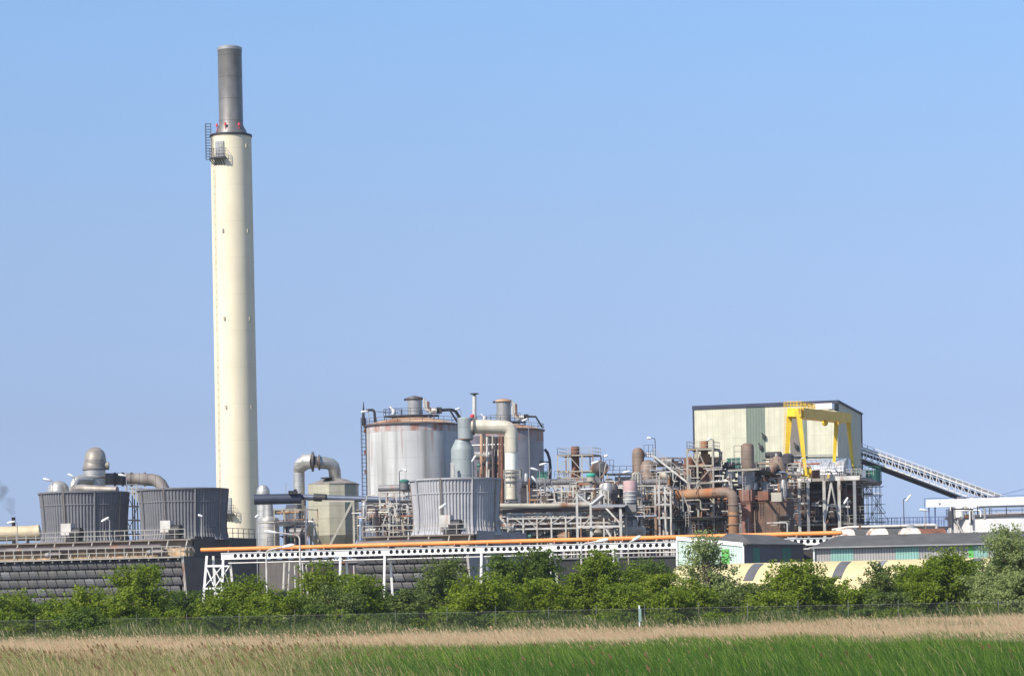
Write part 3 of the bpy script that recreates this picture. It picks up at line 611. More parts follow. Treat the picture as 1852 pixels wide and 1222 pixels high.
# ================================================================== pipe bridge
GB = Grid(cpt(400, 1005, 428), R(17)); zb1 = Zp(400, 999.5, 428); zb0 = Zp(400, 1011.5, 428); Lb = AA(GB, 1515, 0, zb1)
T = Thing('pipe_bridge', 'long white perforated girder bridge crossing in front of the plant', 'pipe bridge', GB(0, 0, 0))
def castellated(g, L, d, z0, z1, pitch, gaps):
    b = MB(); n = int(L/pitch); zc = (z0+z1)/2; r = (z1-z0)*.36; K = 10
    for i in range(n):
        a0 = i*pitch; a1 = a0+pitch; ac = (a0+a1)/2
        if any(lo < ac < hi for lo, hi in gaps):
            b.gbox(g, a0, a1, d, d+.05, z0, z1); continue
        inner = [(ac+r*math.cos(2*math.pi*j/K), zc+r*math.sin(2*math.pi*j/K)) for j in range(K)]
        outer = []
        for j in range(K):
            t = 2*math.pi*j/K; cx, cz = math.cos(t), math.sin(t); s = min((pitch/2)/max(abs(cx), 1e-6), ((z1-z0)/2)/max(abs(cz), 1e-6)); outer.append((ac+s*cx, zc+s*cz))
        cs = [(a1, z1), (a0, z1), (a0, z0), (a1, z0)]; angs = [math.atan2((z1-z0)/2, pitch/2), math.pi-math.atan2((z1-z0)/2, pitch/2)]
        angs += [a+math.pi for a in (angs[0], angs[1])]; angs = [angs[0], angs[1], angs[2], angs[3]]
        for j in range(K):
            t0, t1 = 2*math.pi*j/K, 2*math.pi*(j+1)/K; jj = (j+1) % K
            mid = [c_ for c_, an in zip(cs, angs) if t0 < an < t1]
            for dd, rev in ((d, False), (d+.05, True)):
                pl = [g(*p_[:1], dd, p_[1]) for p_ in [inner[j], outer[j]]+mid+[outer[jj], inner[jj]]]
                m0 = len(b.v); b.v += pl; idx = tuple(range(m0, m0+len(pl))); b.face(tuple(reversed(idx)) if rev else idx)
            b.quad(g(inner[j][0], d, inner[j][1]), g(inner[jj][0], d, inner[jj][1]), g(inner[jj][0], d+.05, inner[jj][1]), g(inner[j][0], d+.05, inner[j][1]))
    return b
sup = [0.8, AA(GB, 615, 0, zb1), AA(GB, 695, 0, zb1), AA(GB, 870, 0, zb1), AA(GB, 995, 0, zb1), AA(GB, 1108, 0, zb1), AA(GB, 1230, 0, zb1), AA(GB, 1400, 0, zb1)]
gaps = [(s_-.7, s_+.7) for s_ in sup]+[(-1, 1)]
gd = T.part('front_girder', castellated(GB, Lb, 0, zb0+.08, zb1-.08, .90, gaps), whitebeam)
T.part('flange', MB().gbox(GB, 0, Lb, -.14, .19, zb1-.08, zb1).gbox(GB, 0, Lb, -.14, .19, zb0, zb0+.08), whitebeam, gd)
T.part('rear_girder', MB().gbox(GB, 0, Lb, 2.6, 2.65, zb0, zb1).gbox(GB, 0, Lb, 2.45, 2.8, zb1+.0, zb1+.08), whitebeam)
T.part('deck', MB().gbox(GB, 0, Lb, .2, 2.44, zb1-.05, zb1+.03), darksteel); T.part('soffit', MB().gbox(GB, 0, Lb, .25, .3, zb0+.1, zb1-.1).gbox(GB, 0, Lb, .3, 2.4, zb0-.02, zb0+.04), blacksteel)  # black sheets put shade behind the holes and underneath; deck raised to darken them
b = MB()
for i in range(int(Lb/5)): b.gbox(GB, i*5+1, i*5+1.25, .0, 2.6, zb1+.085, zb1+.3)
T.part('cross_beam', b, greysteel)
b = MB()
for i in range(int(Lb/1.8)): b.gbox(GB, i*1.8+.5, i*1.8+.62, .22, 2.4, zb0-.25, zb0-.03)
T.part('joist', b, greysteel)
T.part('lower_pipe', MB().tube([GB(1, .3, zb0-.55), GB(Lb*.6, .3, zb0-.50), GB(Lb, .3, zb0-.55)], .1, 8), galv)
b = MB()
for i in range(int(Lb/6)): b.beam(GB(i*6+2, .3, zb0-.5), GB(i*6+2, .3, zb0), .06)
T.part('hanger', b, galv)
op = T.part('orange_pipe', MB().tube([GB(-3.4, .55, zb1+.55), GB(Lb*.5, .55, zb1+.62), GB(Lb+.5, .55, zb1+.62)], .29, 14), orange, label='bright orange pipe laid along the top of the bridge')
b = MB()
for i in range(int(Lb/5)): T.part('pipe_saddle', MB().gbox(GB, i*5+1.05, i*5+1.2, .1, 1.0, zb1+.3, zb1+.42).tube([GB(i*5+1.05, .55, zb1+.6), GB(i*5+1.2, .55, zb1+.6)], .31, 12), orange, op)
T.part('side_pipe', MB().tube([GB(-2, 1.5, zb1+.42), GB(Lb, 1.5, zb1+.42)], .12, 8), rustm)
T.part('side_pipe', MB().tube([GB(0, 2.1, zb1+.5), GB(Lb, 2.1, zb1+.5)], .2, 8), beigesteel)
def legs(a, spread, both=True, w=.34):
    for d, s in ((.1, -1), (2.5, 1)):
        T.part('leg', MB().beam(GB(a, d, zb0), GB(a+spread*.0, d+s*1.2, 0), w), whitebeam)
for s_ in sup[1:]: legs(s_, 0)
# end trestle of four splayed legs with bracing
aL = AA(GB, 376, 0, zb0)-0.2; aR = .3
for a, d, aa, dd in ((aL, .1, aL-.5, -1.4), (aR, .1, aR+.0, -1.4), (aL, 2.5, aL-.3, 4.2), (aR, 2.5, aR+.2, 4.2)):
    T.part('leg', MB().beam(GB(a, d, zb0+.6), GB(aa, dd, 0), .34), whitebeam)
zm = zb0-.9; zl_ = zb0-4.2
for d0, d1 in ((-.1, -.75), (2.6, 3.4)):
    T.part('brace', MB().beam(GB(aL-.2, d0, zm), GB(aR, d0, zm), .28), whitebeam); T.part('brace', MB().beam(GB(aL-.3, d1, zl_), GB(aR, d1, zl_), .24), whitebeam)
    T.part('brace', MB().beam(GB(aL-.1, d0, zm), GB(aR, d1, zl_-2.5), .15), whitebeam); T.part('brace', MB().beam(GB(aR, d0-.16, zm), GB(aL-.3, d1-.16, zl_), .13), whitebeam)
T.part('brace', MB().beam(GB(aR, -.1, zm), GB(aR, 3.6, zl_-1.5), .15), whitebeam)
# things seen under the bridge: white tubes and tanks between the two louvred towers
T = Thing('pipe_cluster', 'group of pale upright pipes below the bridge between the two louvred towers', 'pipework', cpt(560, 1040, 446))
for i, (px, y0, y1, hw) in enumerate(((515, 1016, 1045, 2.5), (524, 1013, 1060, 1.6), (533, 1022, 1046, 1.4), (547, 1015, 1055, 1.5), (554, 1016, 1062, 2), (566, 1020, 1047, 1.5), (576, 1020, 1046, 1.6), (640, 1022, 1060, 1.5), (655, 1022, 1058, 1.2), (659, 1020, 1050, 1.3))):
    T.part('pipe', tpx([(px, y0, 446+i*.3), (px+rnd.uniform(-4, 4), y1+20, 446+i*.3)], hw, 8), whitesteel)
T.part('header', tpx([(505, 1016, 445), (664, 1013, 441)], 1.2, 8), galv)
b = MB()
for i in range(8): b.box(P(602+i*5.3+(4 if i > 3 else 0), 1011.5, 436), .26, .3, .26)
T.part('insulator', b, whitebeam)
T = Thing('pump_house', 'dark grey sheet walled building under the bridge right of the chimney foot', 'building', cpt(470, 1040, 462))
gp = Grid(cpt(440, 1040, 478), TH); zz = Zp(480, 1014, 476); T.part('wall', MB().gbox(gp, -3, 15, 0, 8, 0, zz), darkwall); T.part('roof', MB().gbox(gp, -3.3, 15.3, -.3, 8.3, zz+.003, zz+.25), darksteel)
T = Thing('pump_house', 'dark low building filling the gap below the bridge left of the middle louvred tower', 'building', cpt(620, 1040, 460))
gp = Grid(cpt(540, 1040, 466), TH); zz = Zp(600, 1018, 462); T.part('wall', MB().gbox(gp, 0, 13, 0, 8, 0, zz), deepdark); T.part('roof', MB().gbox(gp, -.3, 13.3, -.3, 8.3, zz+.003, zz+.25), greysteel)
# ================================================================== long dark building added to give the shade behind the racks
T = Thing('backing_building', 'long dark backing building added for shade behind the white pipe racks', 'building', cpt(1080, 940, 535))
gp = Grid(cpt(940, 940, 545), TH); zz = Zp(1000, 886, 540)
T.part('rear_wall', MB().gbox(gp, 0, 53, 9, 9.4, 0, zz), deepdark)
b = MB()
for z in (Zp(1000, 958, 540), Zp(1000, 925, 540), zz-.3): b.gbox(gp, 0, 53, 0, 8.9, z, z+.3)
T.part('floor_slab', b, deepdark)  # slabs added to throw the floors below into shade
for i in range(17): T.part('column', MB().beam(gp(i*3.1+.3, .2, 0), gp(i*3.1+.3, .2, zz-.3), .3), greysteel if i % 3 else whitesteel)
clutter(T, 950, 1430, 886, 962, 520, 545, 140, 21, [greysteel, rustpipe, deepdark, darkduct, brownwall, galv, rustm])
# rack 1: the long truss pipe rack right of the pale fan stack
YR = 470
T = Thing('pipe_rack', 'long white trussed pipe rack right of the pale fan stack', 'pipe rack', cpt(1010, 945, YR))
cols = [918, 946, 971, 997, 1023, 1050, 1068, 1092, 1112]
xs, zl = frame(T, cols, 926, None, [928, 936, 946, 955], YR, 5, .26, whitesteel, [('\\', (0, 1, 0, 2)), ('\\', (1, 2, 0, 3)), ('/', (2, 3, 0, 2)), ('/', (3, 4, 0, 2)), ('/', (4, 5, 0, 2)), ('/', (5, 6, 1, 3)), ('\\', (7, 8, 0, 3))], deck=(3,))
T.part('brace', MB().beam(P(903, 934, YR), P(920, 955, YR), .3), whitesteel)
T.part('beam', MB().beam(P(903, 934, YR), P(946, 934, YR), .2), whitesteel); T.part('beam', MB().beam(P(905, 954, YR), P(918, 955, YR), .25), beigesteel)
T.part('main_pipe', MB().tube([P(902, 914.5, YR-1), P(980, 914.5, YR-1), P(1066, 912.5, YR-1)], .42, 14), beigesteel, label='thick beige pipe along the top of the rack')
T.part('dark_pipe', MB().tube([P(902, 922, YR+.5), P(1130, 918.5, YR-1)], .5, 14), darkduct)
for py, m_, r_ in ((931, galv, .18), (940, beigesteel, .2), (942, rustpipe, .14), (949, galv, .2), (952, rustpipe, .15), (961, beigesteel, .12)): T.part('pipe', MB().tube([P(908, py, YR+1.5), P(1120, py-2, YR+.5)], r_, 8), m_)
clutter(T, 915, 1115, 930, 972, YR+.5, YR+4.5, 55, 11)
T = Thing('support_frame', 'tall white frame with a long diagonal at the front of the truss rack', 'steel frame', cpt(1066, 930, 462))
T.part('column', MB().beam(cpt(1068, 940, 462), P(1068, 912, 462), .34), whitesteel); T.part('column', MB().beam(cpt(1043, 910, 462), P(1043, 891, 462), .36), whitesteel)
T.part('column', MB().beam(cpt(1122, 940, 460), P(1122, 914, 460), .4), whitesteel)
T.part('brace', MB().beam(P(1044, 894, 462), P(1068, 913, 462), .26), whitesteel); T.part('brace', MB().beam(P(1094, 916, 461), P(1122, 946, 460), .24), whitesteel); T.part('brace', MB().beam(P(1096, 955, 461), P(1106, 972, 460), .24), whitesteel)
T.part('beam', MB().beam(P(1043, 952, 462), P(1130, 951, 460), .3), whitesteel)
T.part('flat_roof', MB().prism([P(1066, 917, 462), P(1130, 916, 459), P(1136, 913, 466), P(1078, 913, 468)], [P(1066, 915.5, 462), P(1130, 914.5, 459), P(1136, 911.5, 466), P(1078, 911.5, 468)]), galv)
# drum rack A
YA = 490
def drumrack(px0, px1, py, Y, label, lab2, cols, low, seed, wh=1):
    T = Thing('pipe_rack', lab2, 'pipe rack', cpt((px0+px1)/2, 900, Y))
    frame(T, cols, py+10, None, [py+11, py+22, low], Y, 5, .26, whitesteel, rail=None)
    clutter(T, px0+4, px1-2, py+16, low+2, Y+.3, Y+4, 26, seed)
    D = Thing('air_cooler_drum', label, 'drum', P((px0+px1)/2, py+8, Y+1.5))
    a, b = P(px0, py+5, Y+2.2), P(px1, py+4, Y+1.6)
    D.part('drum', MB().tube([a, b], 5.6*Y/F, 18), M('drum_cladding', (.17, .165, .165), .8, var=.25, scale=1.5, lines=(1.0, 0, 0, .12)))
    for t in (.3, .62): D.part('strap', MB().tube([a.lerp(b, t), a.lerp(b, t+.008)], 6*Y/F, 18), galv)
    return T
drumrack(972, 1075, 867, YA, 'long grey horizontal drum on the white rack right of the cream duct', 'white columned rack carrying the long grey drum', [978, 989, 1003, 1016, 1037, 1058, 1071], 908, 31)
drumrack(1163, 1210, 867, YA-4, 'short grey horizontal drum below the brown domed vessels', 'white columned rack carrying the short grey drum', [1166, 1192, 1207], 908, 32)
T = Thing('horizontal_tank', 'dark horizontal tank between the cream duct and the long grey drum', 'tank', cpt(955, 880, 500))
T.part('shell', MB().tube([P(943, 877, 500), P(945, 877, 500), P(973, 876, 500), P(975, 876, 500)], [6*.095, 8*.095, 8*.095, 6*.095], 18), darksteel)
T.part('support', MB().box(P(958, 895, 500), 3.2, 3, 2.4), deepdark)
T.part('nozzle', vat(952, 498, [(4, 870), (4, 858), (3, 856)], 12), galv)
T.part('frame', MB().beam(cpt(960, 930, 499), P(960, 882, 499), .25).beam(cpt(946, 930, 499), P(946, 882, 499), .25), darksteel)
T = Thing('teal_cabin', 'small dark teal cabin beside the far silo', 'cabin', P(980, 867, 500))
T.part('body', MB().box(P(981, 861, 500), 1.9, 1.5, 1.5), greenpaint); T.part('railing', MB().rail([P(971, 858, 499), P(990, 858, 499)], 1.3, 1, .08), darkrail); T.part('stand', MB().box(P(981, 875, 500), 1.6, 1.3, 1.3), deepdark)
# tower with rusty stack (left one)
YT = 500
T = Thing('steel_tower', 'slender steel tower round the left rusty stack', 'steel frame', cpt(1040, 860, YT))
frame(T, [1009, 1029, 1053, 1073], 822, 905, [823, 852, 864], YT, 5, .22, beigesteel, [('/', (0, 1, 0, 1)), ('\\', (1, 2, 0, 1)), ('\\', (2, 3, 0, 1)), ('\\', (1, 2, 1, 2)), ('x', (0, 1, 1, 2))], rail=0, deck=(0,))
single('rusty_stack', 'rusty stack inside the slender left tower', 'stack', vat(1041, YT+2, [(9, 900), (9, 855), (7.2, 850), (7.2, 824), (7.8, 823), (7.8, 808), (7.2, 807)], 20), rustm, cpt(1041, 860, YT+2), 'rusty stacks')
T = Thing('teal_lid_vessel', 'pale vessel with a teal lid between the slender tower and the brown tilted dome', 'vessel', cpt(1069, 865, 492))
T.part('body', vat(1069, 488, [(7.5, 870), (7.5, 861)], 16), beigesteel); T.part('lid', vat(1069, 488, [(8.6, 861.5), (9, 859), (6, 855.5), (.1, 855)], 16), M('teal_paint', (.03, .33, .22), .6, var=.1))
T.part('stand', MB().beam(P(1069, 885, 488), P(1069, 870, 488), .5), greysteel)
T = Thing('tilted_dome', 'brown tilted elbow vessel with a dark round end behind the teal lid', 'vessel', cpt(1082, 850, 500))
T.part('elbow', MB().tube([P(1078, 862, 501), P(1079, 850, 501), P(1084, 843, 499)], [11*.095, 11.5*.095, 11.5*.095], 20), rustduct)
T.part('end', MB().tube([P(1082, 847, 500), P(1089, 846, 496), P(1092, 846, 494)], [11.5*.095, 12*.095, 9*.095], 20), darkduct)
T.part('support', MB().beam(cpt(1080, 880, 500), P(1080, 855, 500), 1.2), greysteel)
T = Thing('walkway', 'raised steel walkway with railings between the tilted dome and the brown domes', 'walkway', P(1122, 860, 495))
T.part('deck', MB().beam(P(1096, 858, 495), P(1146, 857, 493), 1.2, .35), darksteel); T.part('railing', MB().rail([P(1096, 857, 494), P(1146, 856, 492)], 1.3, 1.2, .09), darkrail)
for px in (1098, 1120, 1143): T.part('post', MB().beam(cpt(px, 900, 494), P(px, 858, 494), .22), beigesteel)
T.part('railing', MB().rail([P(1096, 850, 497), P(1110, 850, 497)], 1.8, .8, .08), darkrail)
T.part('side_panel', MB().beam(P(1112, 866, 495), P(1144, 865, 494), .1, .7), galv)
T = Thing('silver_vessel', 'small silver dome topped vessel on four white legs beside the walkway', 'vessel', cpt(1096, 890, 478))
T.part('shell', vat(1098, 478, [(9, 893), (10, 889), (10, 879), (7, 874), (2, 872)], 20), alu)
for px in (1084, 1092, 1100): T.part('leg', MB().beam(cpt(px, 905, 476), P(px, 886, 476), .2), whitesteel)
T.part('rail', MB().beam(P(1084, 886, 476), P(1100, 886, 476), .2), whitesteel)
T.part('side_vessel', vat(1110, 480, [(6, 905), (8, 892), (8, 880), (4, 874)], 16), darkduct)
T = Thing('round_duct', 'sloping silver pipe descending left from the silver vessel', 'duct', P(1080, 905, 474))
T.part('pipe', tpx([(1062, 914, 474), (1072, 911, 474), (1091, 895, 474)], 4, 14), galv)
clutter(T, 1070, 1130, 868, 910, 480, 492, 34, 41)
# pink topped vessel
T = Thing('column_vessel', 'upright vessel with a faded pink top and silver ringed body', 'vessel', cpt(1140, 910, 468))
T.part('top', vat(1140, 468, [(12.8, 889), (12.8, 872), (11, 869), (.1, 868)], 24), pink)
T.part('body', vat(1140, 468, [(12.4, 960), (12.4, 889)], 24), galv)
for py in (889, 896, 903, 910, 921): T.part('ring', vat(1140, 468, [(12.4, py+1), (13.4, py+.7), (13.4, py-.7), (12.4, py-1)], 24), whitesteel if py != 910 else darksteel)
T.part('ladder', MB().beam(P(1132, 940, 465), P(1132, 900, 465), .15).beam(P(1146, 960, 465), P(1146, 915, 465), .2), whitesteel)
clutter(T, 1120, 1158, 915, 962, 464, 470, 22, 43)
# brown domes
T = Thing('domed_vessel', 'tall narrow brown dome topped vessel', 'vessel', cpt(1155, 850, 495))
T.part('shell', vat(1155, 495, [(11, 950), (11, 822), (10, 815), (6.5, 810.5), (.1, 809)], 28), rustduct)
T.part('platform', MB().box(P(1173, 822, 496), 1.5, 1.3, .7), whitebeam); T.part('railing', MB().rail([P(1165, 828, 495), P(1181, 827, 495)], 2.2, 1, .08), darkrail)
T = Thing('domed_vessel', 'squat brown dome in front of the tall narrow one', 'vessel', cpt(1173, 860, 492))
T.part('shell', vat(1173, 492, [(14.5, 960), (14.5, 848), (13.5, 841), (9.5, 834.5), (4, 831.5), (.1, 831)], 28), rustduct)
T = Thing('twin_pipes', 'pair of tall light grey pipes left of the short drum rack', 'pipework', cpt(1157, 900, 484))
for px in (1154, 1159): T.part('pipe', MB().tube(bend([cpt(px, 900, 484), P(px, 856, 484), P(px-9, 856, 484), P(px-9.5, 868, 484)], .6, 4), .24, 10), galv if px > 1156 else beigesteel)
# finer pipework, ladders and handrails woven through the racks
def fine(T, px0, px1, py0, py1, Y0, Y1, n, seed):
    r = random.Random(seed)
    for i in range(n):
        c = P(r.uniform(px0, px1), r.uniform(py0, py1), r.uniform(Y0, Y1)); k = r.random(); m = r.choice([whitesteel, whitesteel, galv, beigesteel, railmat, rustpipe, greysteel, darkrail]); s = c.y/F
        if k < .35:
            q = [c, c+Aax*r.uniform(.8, 3.5)]; q.append(q[1]+Vector((0, 0, r.uniform(-3, 2.4)))); q.append(q[2]+Aax*r.uniform(.5, 2)); T.part('pipe', MB().tube(bend(q, .3, 2), r.uniform(.06, .13), 6), m)
        elif k < .55: T.part('railing', MB().rail([c, c+Aax*r.uniform(1.5, 4.5)], 1.1, .9, .07), r.choice([railmat, darkrail, whitesteel]))
        elif k < .75: T.part('post', MB().beam(c, c-Vector((0, 0, r.uniform(1.5, 6))), r.uniform(.1, .2)), m)
        elif k < .88:
            b = MB(); h = r.uniform(2, 5)
            for dx in (0, .5): b.beam(c+Aax*dx, c+Aax*dx-Vector((0, 0, h)), .07)
            for j in range(int(h/.45)): b.beam(c-Vector((0, 0, j*.45)), c+Aax*.5-Vector((0, 0, j*.45)), .05)
            T.part('ladder', b, m)
        else: T.part('brace', MB().beam(c, c+Aax*r.uniform(-2, 2)+Vector((0, 0, r.uniform(1, 3))), .12), m)
T = Thing('pipework', 'fine pipes, ladders and handrails between the long grey drum and the brown domes', 'pipework', cpt(1100, 900, 483)); fine(T, 945, 1165, 862, 960, 476, 492, 80, 91)
T = Thing('pipework', 'fine pipes and handrails behind the steel stair right of the brown domes', 'pipework', cpt(1210, 880, 483)); fine(T, 1165, 1245, 845, 955, 478, 496, 60, 92)
T = Thing('pipework', 'tangle of fine pipes and ladders between the rusty tower and the crane legs', 'pipework', cpt(1350, 880, 486)); fine(T, 1245, 1430, 835, 955, 478, 492, 90, 93)
T = Thing('pipework', 'fine pipes and handrails above the crane platform edge', 'pipework', cpt(1480, 880, 503)); fine(T, 1425, 1550, 845, 950, 502.5, 506, 40, 94)
T = Thing('pipework', 'fine pipes and ladders before the pale silo foot left of the pale fan stack', 'pipework', cpt(690, 930, 492)); fine(T, 640, 742, 905, 965, 488, 498, 40, 95)
# stair
T = Thing('steel_stair', 'long white steel stair slanting down from the squat dome to the rusty tower', 'stair', P(1215, 860, 486))
a, b = P(1182, 824, 486), P(1246, 874, 484)
T.part('stringer', MB().beam(a, b, .3, .3).beam(a+Vector((0, 1, 0)), b+Vector((0, 1, 0)), .3, .3), whitesteel)
m = MB()
for i in range(28): q = a.lerp(b, i/27); m.box(q+Vector((0, .5, .1)), .35, .9, .05)
T.part('tread', m, greysteel)
m = MB(); up = Vector((0, 0, 1.3)); m.beam(a+up, b+up, .08); m.beam(a+up*.5, b+up*.5, .06)
for i in range(9): q = a.lerp(b, i/8); m.beam(q, q+up, .07)
T.part('railing', m, railmat)
T.part('post', MB().beam(cpt(1206, 860, 487), P(1206, 828, 487), .25), greysteel); T.part('beam', MB().beam(P(1205, 828, 487), P(1252, 829, 486), .3), darkduct)
T.part('landing_post', MB().beam(cpt(1247, 880, 484), P(1247, 874, 484), .25), whitesteel)
T = Thing('rusty_box_duct', 'slanting red brown box duct under the stair beam', 'duct', cpt(1232, 850, 495))
T.part('body', MB().prism([P(1219, 862, 497), P(1248, 862, 495), P(1250, 862, 500), P(1222, 862, 502)], [P(1224, 839, 497), P(1241, 838, 495), P(1243, 838, 500), P(1226, 839, 502)]), rustm)
T.part('leg', MB().beam(cpt(1234, 880, 498), P(1234, 862, 498), 1.2), deepdark); T.part('pipe', MB().tube([P(1222, 848, 493), P(1240, 846, 493), P(1244, 838, 493)], .35, 10), galv)
clutter(T, 1190, 1250, 835, 885, 487, 497, 34, 51)
# machinery below the brown domes
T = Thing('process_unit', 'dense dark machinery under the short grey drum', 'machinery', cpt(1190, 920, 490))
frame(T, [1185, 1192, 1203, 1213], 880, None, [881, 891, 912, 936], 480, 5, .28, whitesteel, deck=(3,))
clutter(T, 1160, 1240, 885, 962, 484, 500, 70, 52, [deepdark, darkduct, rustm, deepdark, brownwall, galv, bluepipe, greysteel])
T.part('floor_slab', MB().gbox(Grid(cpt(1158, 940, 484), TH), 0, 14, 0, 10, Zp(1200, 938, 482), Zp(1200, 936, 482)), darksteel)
# rusty pipe run with elbow going down
T = Thing('round_duct', 'thick rusty pipe running right and turning down in front of the rusty tower', 'duct', cpt(1290, 900, 480))
T.part('horizontal_run', tpx([(1222, 896, 484), (1234, 895, 484), (1296, 891, 480)], 9.5, 20), rustpipe)
T.part('elbow', MB().tube(bend([P(1292, 891, 480), P(1326, 889, 478), P(1326.5, 925, 478)], 2.8, 6), 9.6*.091, 20), rustduct)
T.part('downcomer', tpx([(1326.5, 916, 478), (1327, 965, 478)], 9.3, 20), rustpipe)
for py in (912, 931, 948): T.part('flange', vat(1326.5, 478, [(9.4, py+1.5), (11, py+1), (11, py-1), (9.4, py-1.5)], 20), rustduct)
for px in (1262,): T.part('flange', tpx([(px, 893.3, 482), (px+3, 893.2, 482)], 11, 20), rustm)
# rusty tower
T = Thing('steel_tower', 'large rusty braced tower with a railed top in front of the hall', 'steel frame', cpt(1268, 860, 484))
cols = [1244, 1262, 1290]
frame(T, cols, 811, None, [812, 842, 873, 910, 938], 484, 5, .3, beigesteel, [('\\', (1, 2, 0, 2)), ('\\', (0, 2, 0, 1)) if False else ('\\', (0, 1, 0, 1)), ('/', (1, 2, 1, 2)), ('\\', (1, 2, 2, 3)), ('\\', (1, 2, 3, 4)), ('x', (0, 1, 2, 3))], rail=0, deck=(0, 2))
T.part('side_post', MB().beam(cpt(1305, 880, 488), P(1305, 818, 488), .22), beigesteel); T.part('side_beam', MB().beam(P(1290, 812, 485), P(1306, 818, 488), .2), beigesteel)
clutter(T, 1246, 1300, 825, 880, 486, 492, 60, 61, [rustm, rustpipe, beigesteel, deepdark, galv, rustduct]); clutter(T, 1215, 1320, 900, 965, 484, 496, 50, 62, [deepdark, rustm, rustpipe, beigesteel, deepdark, brownwall, darkduct])
single('rusty_stack', 'rusty stack inside the large rusty tower before the hall', 'stack', vat(1274.5, 487, [(11, 885), (11, 872), (7, 862), (6.6, 820), (7, 812), (7, 798), (6.4, 797)], 20), rustpipe, cpt(1274, 860, 487), 'rusty stacks')
# stack B
T = Thing('domed_vessel', 'brown round topped stack with a silver waist left of the crane', 'vessel', cpt(1353, 880, 482))
T.part('upper', vat(1352.5, 482, [(9.3, 881), (9.3, 872), (11.5, 868), (11.5, 810), (10.5, 804), (7, 801.5), (.1, 800.5)], 28), rustduct)
T.part('waist', vat(1353.5, 482, [(8, 886), (10, 880), (11.9, 872), (11.9, 853)], 24), galv)
T.part('platform', MB().beam(P(1317, 851, 480), P(1376, 848, 480), 1.4, .3), beigesteel); 
T.part('hopper', MB().lathe(cpt(1351, 900, 482), lp(1351, 482, [(12, 975), (12, 912), (17, 905), (17, 886)]), 4, smooth=False, a0=.45), M('rust_red_hopper', (.26, .12, .09), .85, var=.3, streak=.4, rust=.2))
T.part('railing', MB().rail([P(1328, 838, 484), P(1341, 838, 484)], 3.0, 1.2, .09, mid=2), darkrail); T.part('landing', MB().box(P(1335, 839, 485), 2, 1, .3), darksteel)
clutter(T, 1318, 1380, 835, 885, 486, 492, 40, 63)
single('green_box', 'dark green equipment box behind the rusty tower', 'equipment box', MB().box(P(1327, 838, 493), 2.3, 1.5, 1.8).box(P(1327, 850, 493), 1.2, 1, 1), greenpaint, P(1327, 855, 493))
T = Thing('curved_duct', 'dark rounded duct bending down to the right beside the crane', 'duct', cpt(1405, 860, 486))
T.part('dome', MB().tube([P(1392, 856, 485), P(1396, 848, 485.5), P(1402, 841, 486)], [7*.092, 8*.092, 9*.092], 18), rustduct)
T.part('chute', MB().tube([P(1402, 825, 488), P(1402.5, 827, 488), P(1403.5, 832, 488), P(1405, 840, 488), P(1409, 858, 487.5), P(1417, 885, 487), P(1430, 910, 486)], [3*.092, 9*.092, 13*.092, 14.5*.092, 14.5*.092, 12*.092, 7*.092], 24), rustduct)
T.part('support', MB().beam(cpt(1402, 900, 488), P(1402, 852, 488), 1.4), brownwall)
clutter(T, 1375, 1430, 852, 905, 482, 490, 30, 64)
for i, (px, py, w, m_, lb) in enumerate(((1381, 896, 1.75, rustm, 'rust red cabinet hung above the brown bin'), (1405, 898.5, 1.75, beigesteel, 'pale beige cabinet hung above the brown bin'))):
    T = Thing('cabinet', lb, 'cabinet', P(px, py+8, 476)); T.part('box', MB().box(P(px, py, 477), w, 1.0, 1.5, -TH), m_); T.part('bracket', MB().beam(P(px, py, 477.5), P(px, py, 481), .3), deepdark)
T = Thing('brown_bin', 'broad rust brown sheet metal bin below the two hung cabinets', 'bin', cpt(1393, 930, 480)); gb = Grid(cpt(1367, 930, 482), TH)
T.part('wall', MB().gbox(gb, 0, 5.2, 0, 6, 0, Zp(1395, 907, 480)), M('brown_bin_wall', (.14, .085, .06), .85, var=.3, streak=.6, lines=(1.2, 0, TH, .1))); T.part('rim', MB().gbox(gb, -.1, 5.3, -.1, 6.1, Zp(1395, 907, 480)+.003, Zp(1395, 905.5, 480)), rustm)
# ================================================================== crane platform and what stands on it
YG = 505
T = Thing('crane_platform', 'raised platform on white columns carrying the yellow gantry crane', 'platform', cpt(1490, 910, YG)); gq = Grid(cpt(1424, 868, YG), TH)
zd = Zp(1445, 866, YG)
T.part('deck_slab', MB().gbox(gq, 0, 12.9, 0, 13, zd-.5, zd), concrete)
T.part('edge_beam', MB().gbox(gq, 0, 4.2, -.3, -.02, zd-.65, zd+.1), whitesteel); T.part('edge_beam', MB().gbox(gq, 7.6, 12.8, -.3, -.02, zd-.5, zd+.25), whitesteel)
for px in (1445, 1461, 1490, 1517, 1545): T.part('column', MB().beam(cpt(px, 900, YG-.5-(px-1424)*.03), P(px, 869, YG-.5-(px-1424)*.03), .48), whitesteel if px in (1445, 1490, 1517) else galv)
for p_, q_ in (((1425, 911), (1462, 909)), ((1468, 913), (1537, 916)), ((1424, 893), (1444, 908)), ((1503, 872), (1493, 935)), ((1503, 872), (1517, 938)), ((1422, 935), (1445, 918))): T.part('brace', MB().beam(P(p_[0], p_[1], YG-2), P(q_[0], q_[1], YG-2.5), .32), whitesteel)
T.part('rear_wall', MB().gbox(gq, 0, 11.2, 10, 10.4, 0, zd-.55), brownwall)
T.part('floor_slab', MB().gbox(gq, 0, 12, 0, 9.9, Zp(1445, 950, YG), Zp(1445, 948, YG)), concrete)
clutter(T, 1425, 1545, 880, 955, YG+1, YG+9, 60, 71, [deepdark, brownwall, darkduct, rustm, greysteel, deepdark])
T = Thing('brown_building', 'plain brown block standing behind the right end of the crane platform', 'building', cpt(1540, 910, 520)); gbb = Grid(cpt(1508, 910, 521), TH)
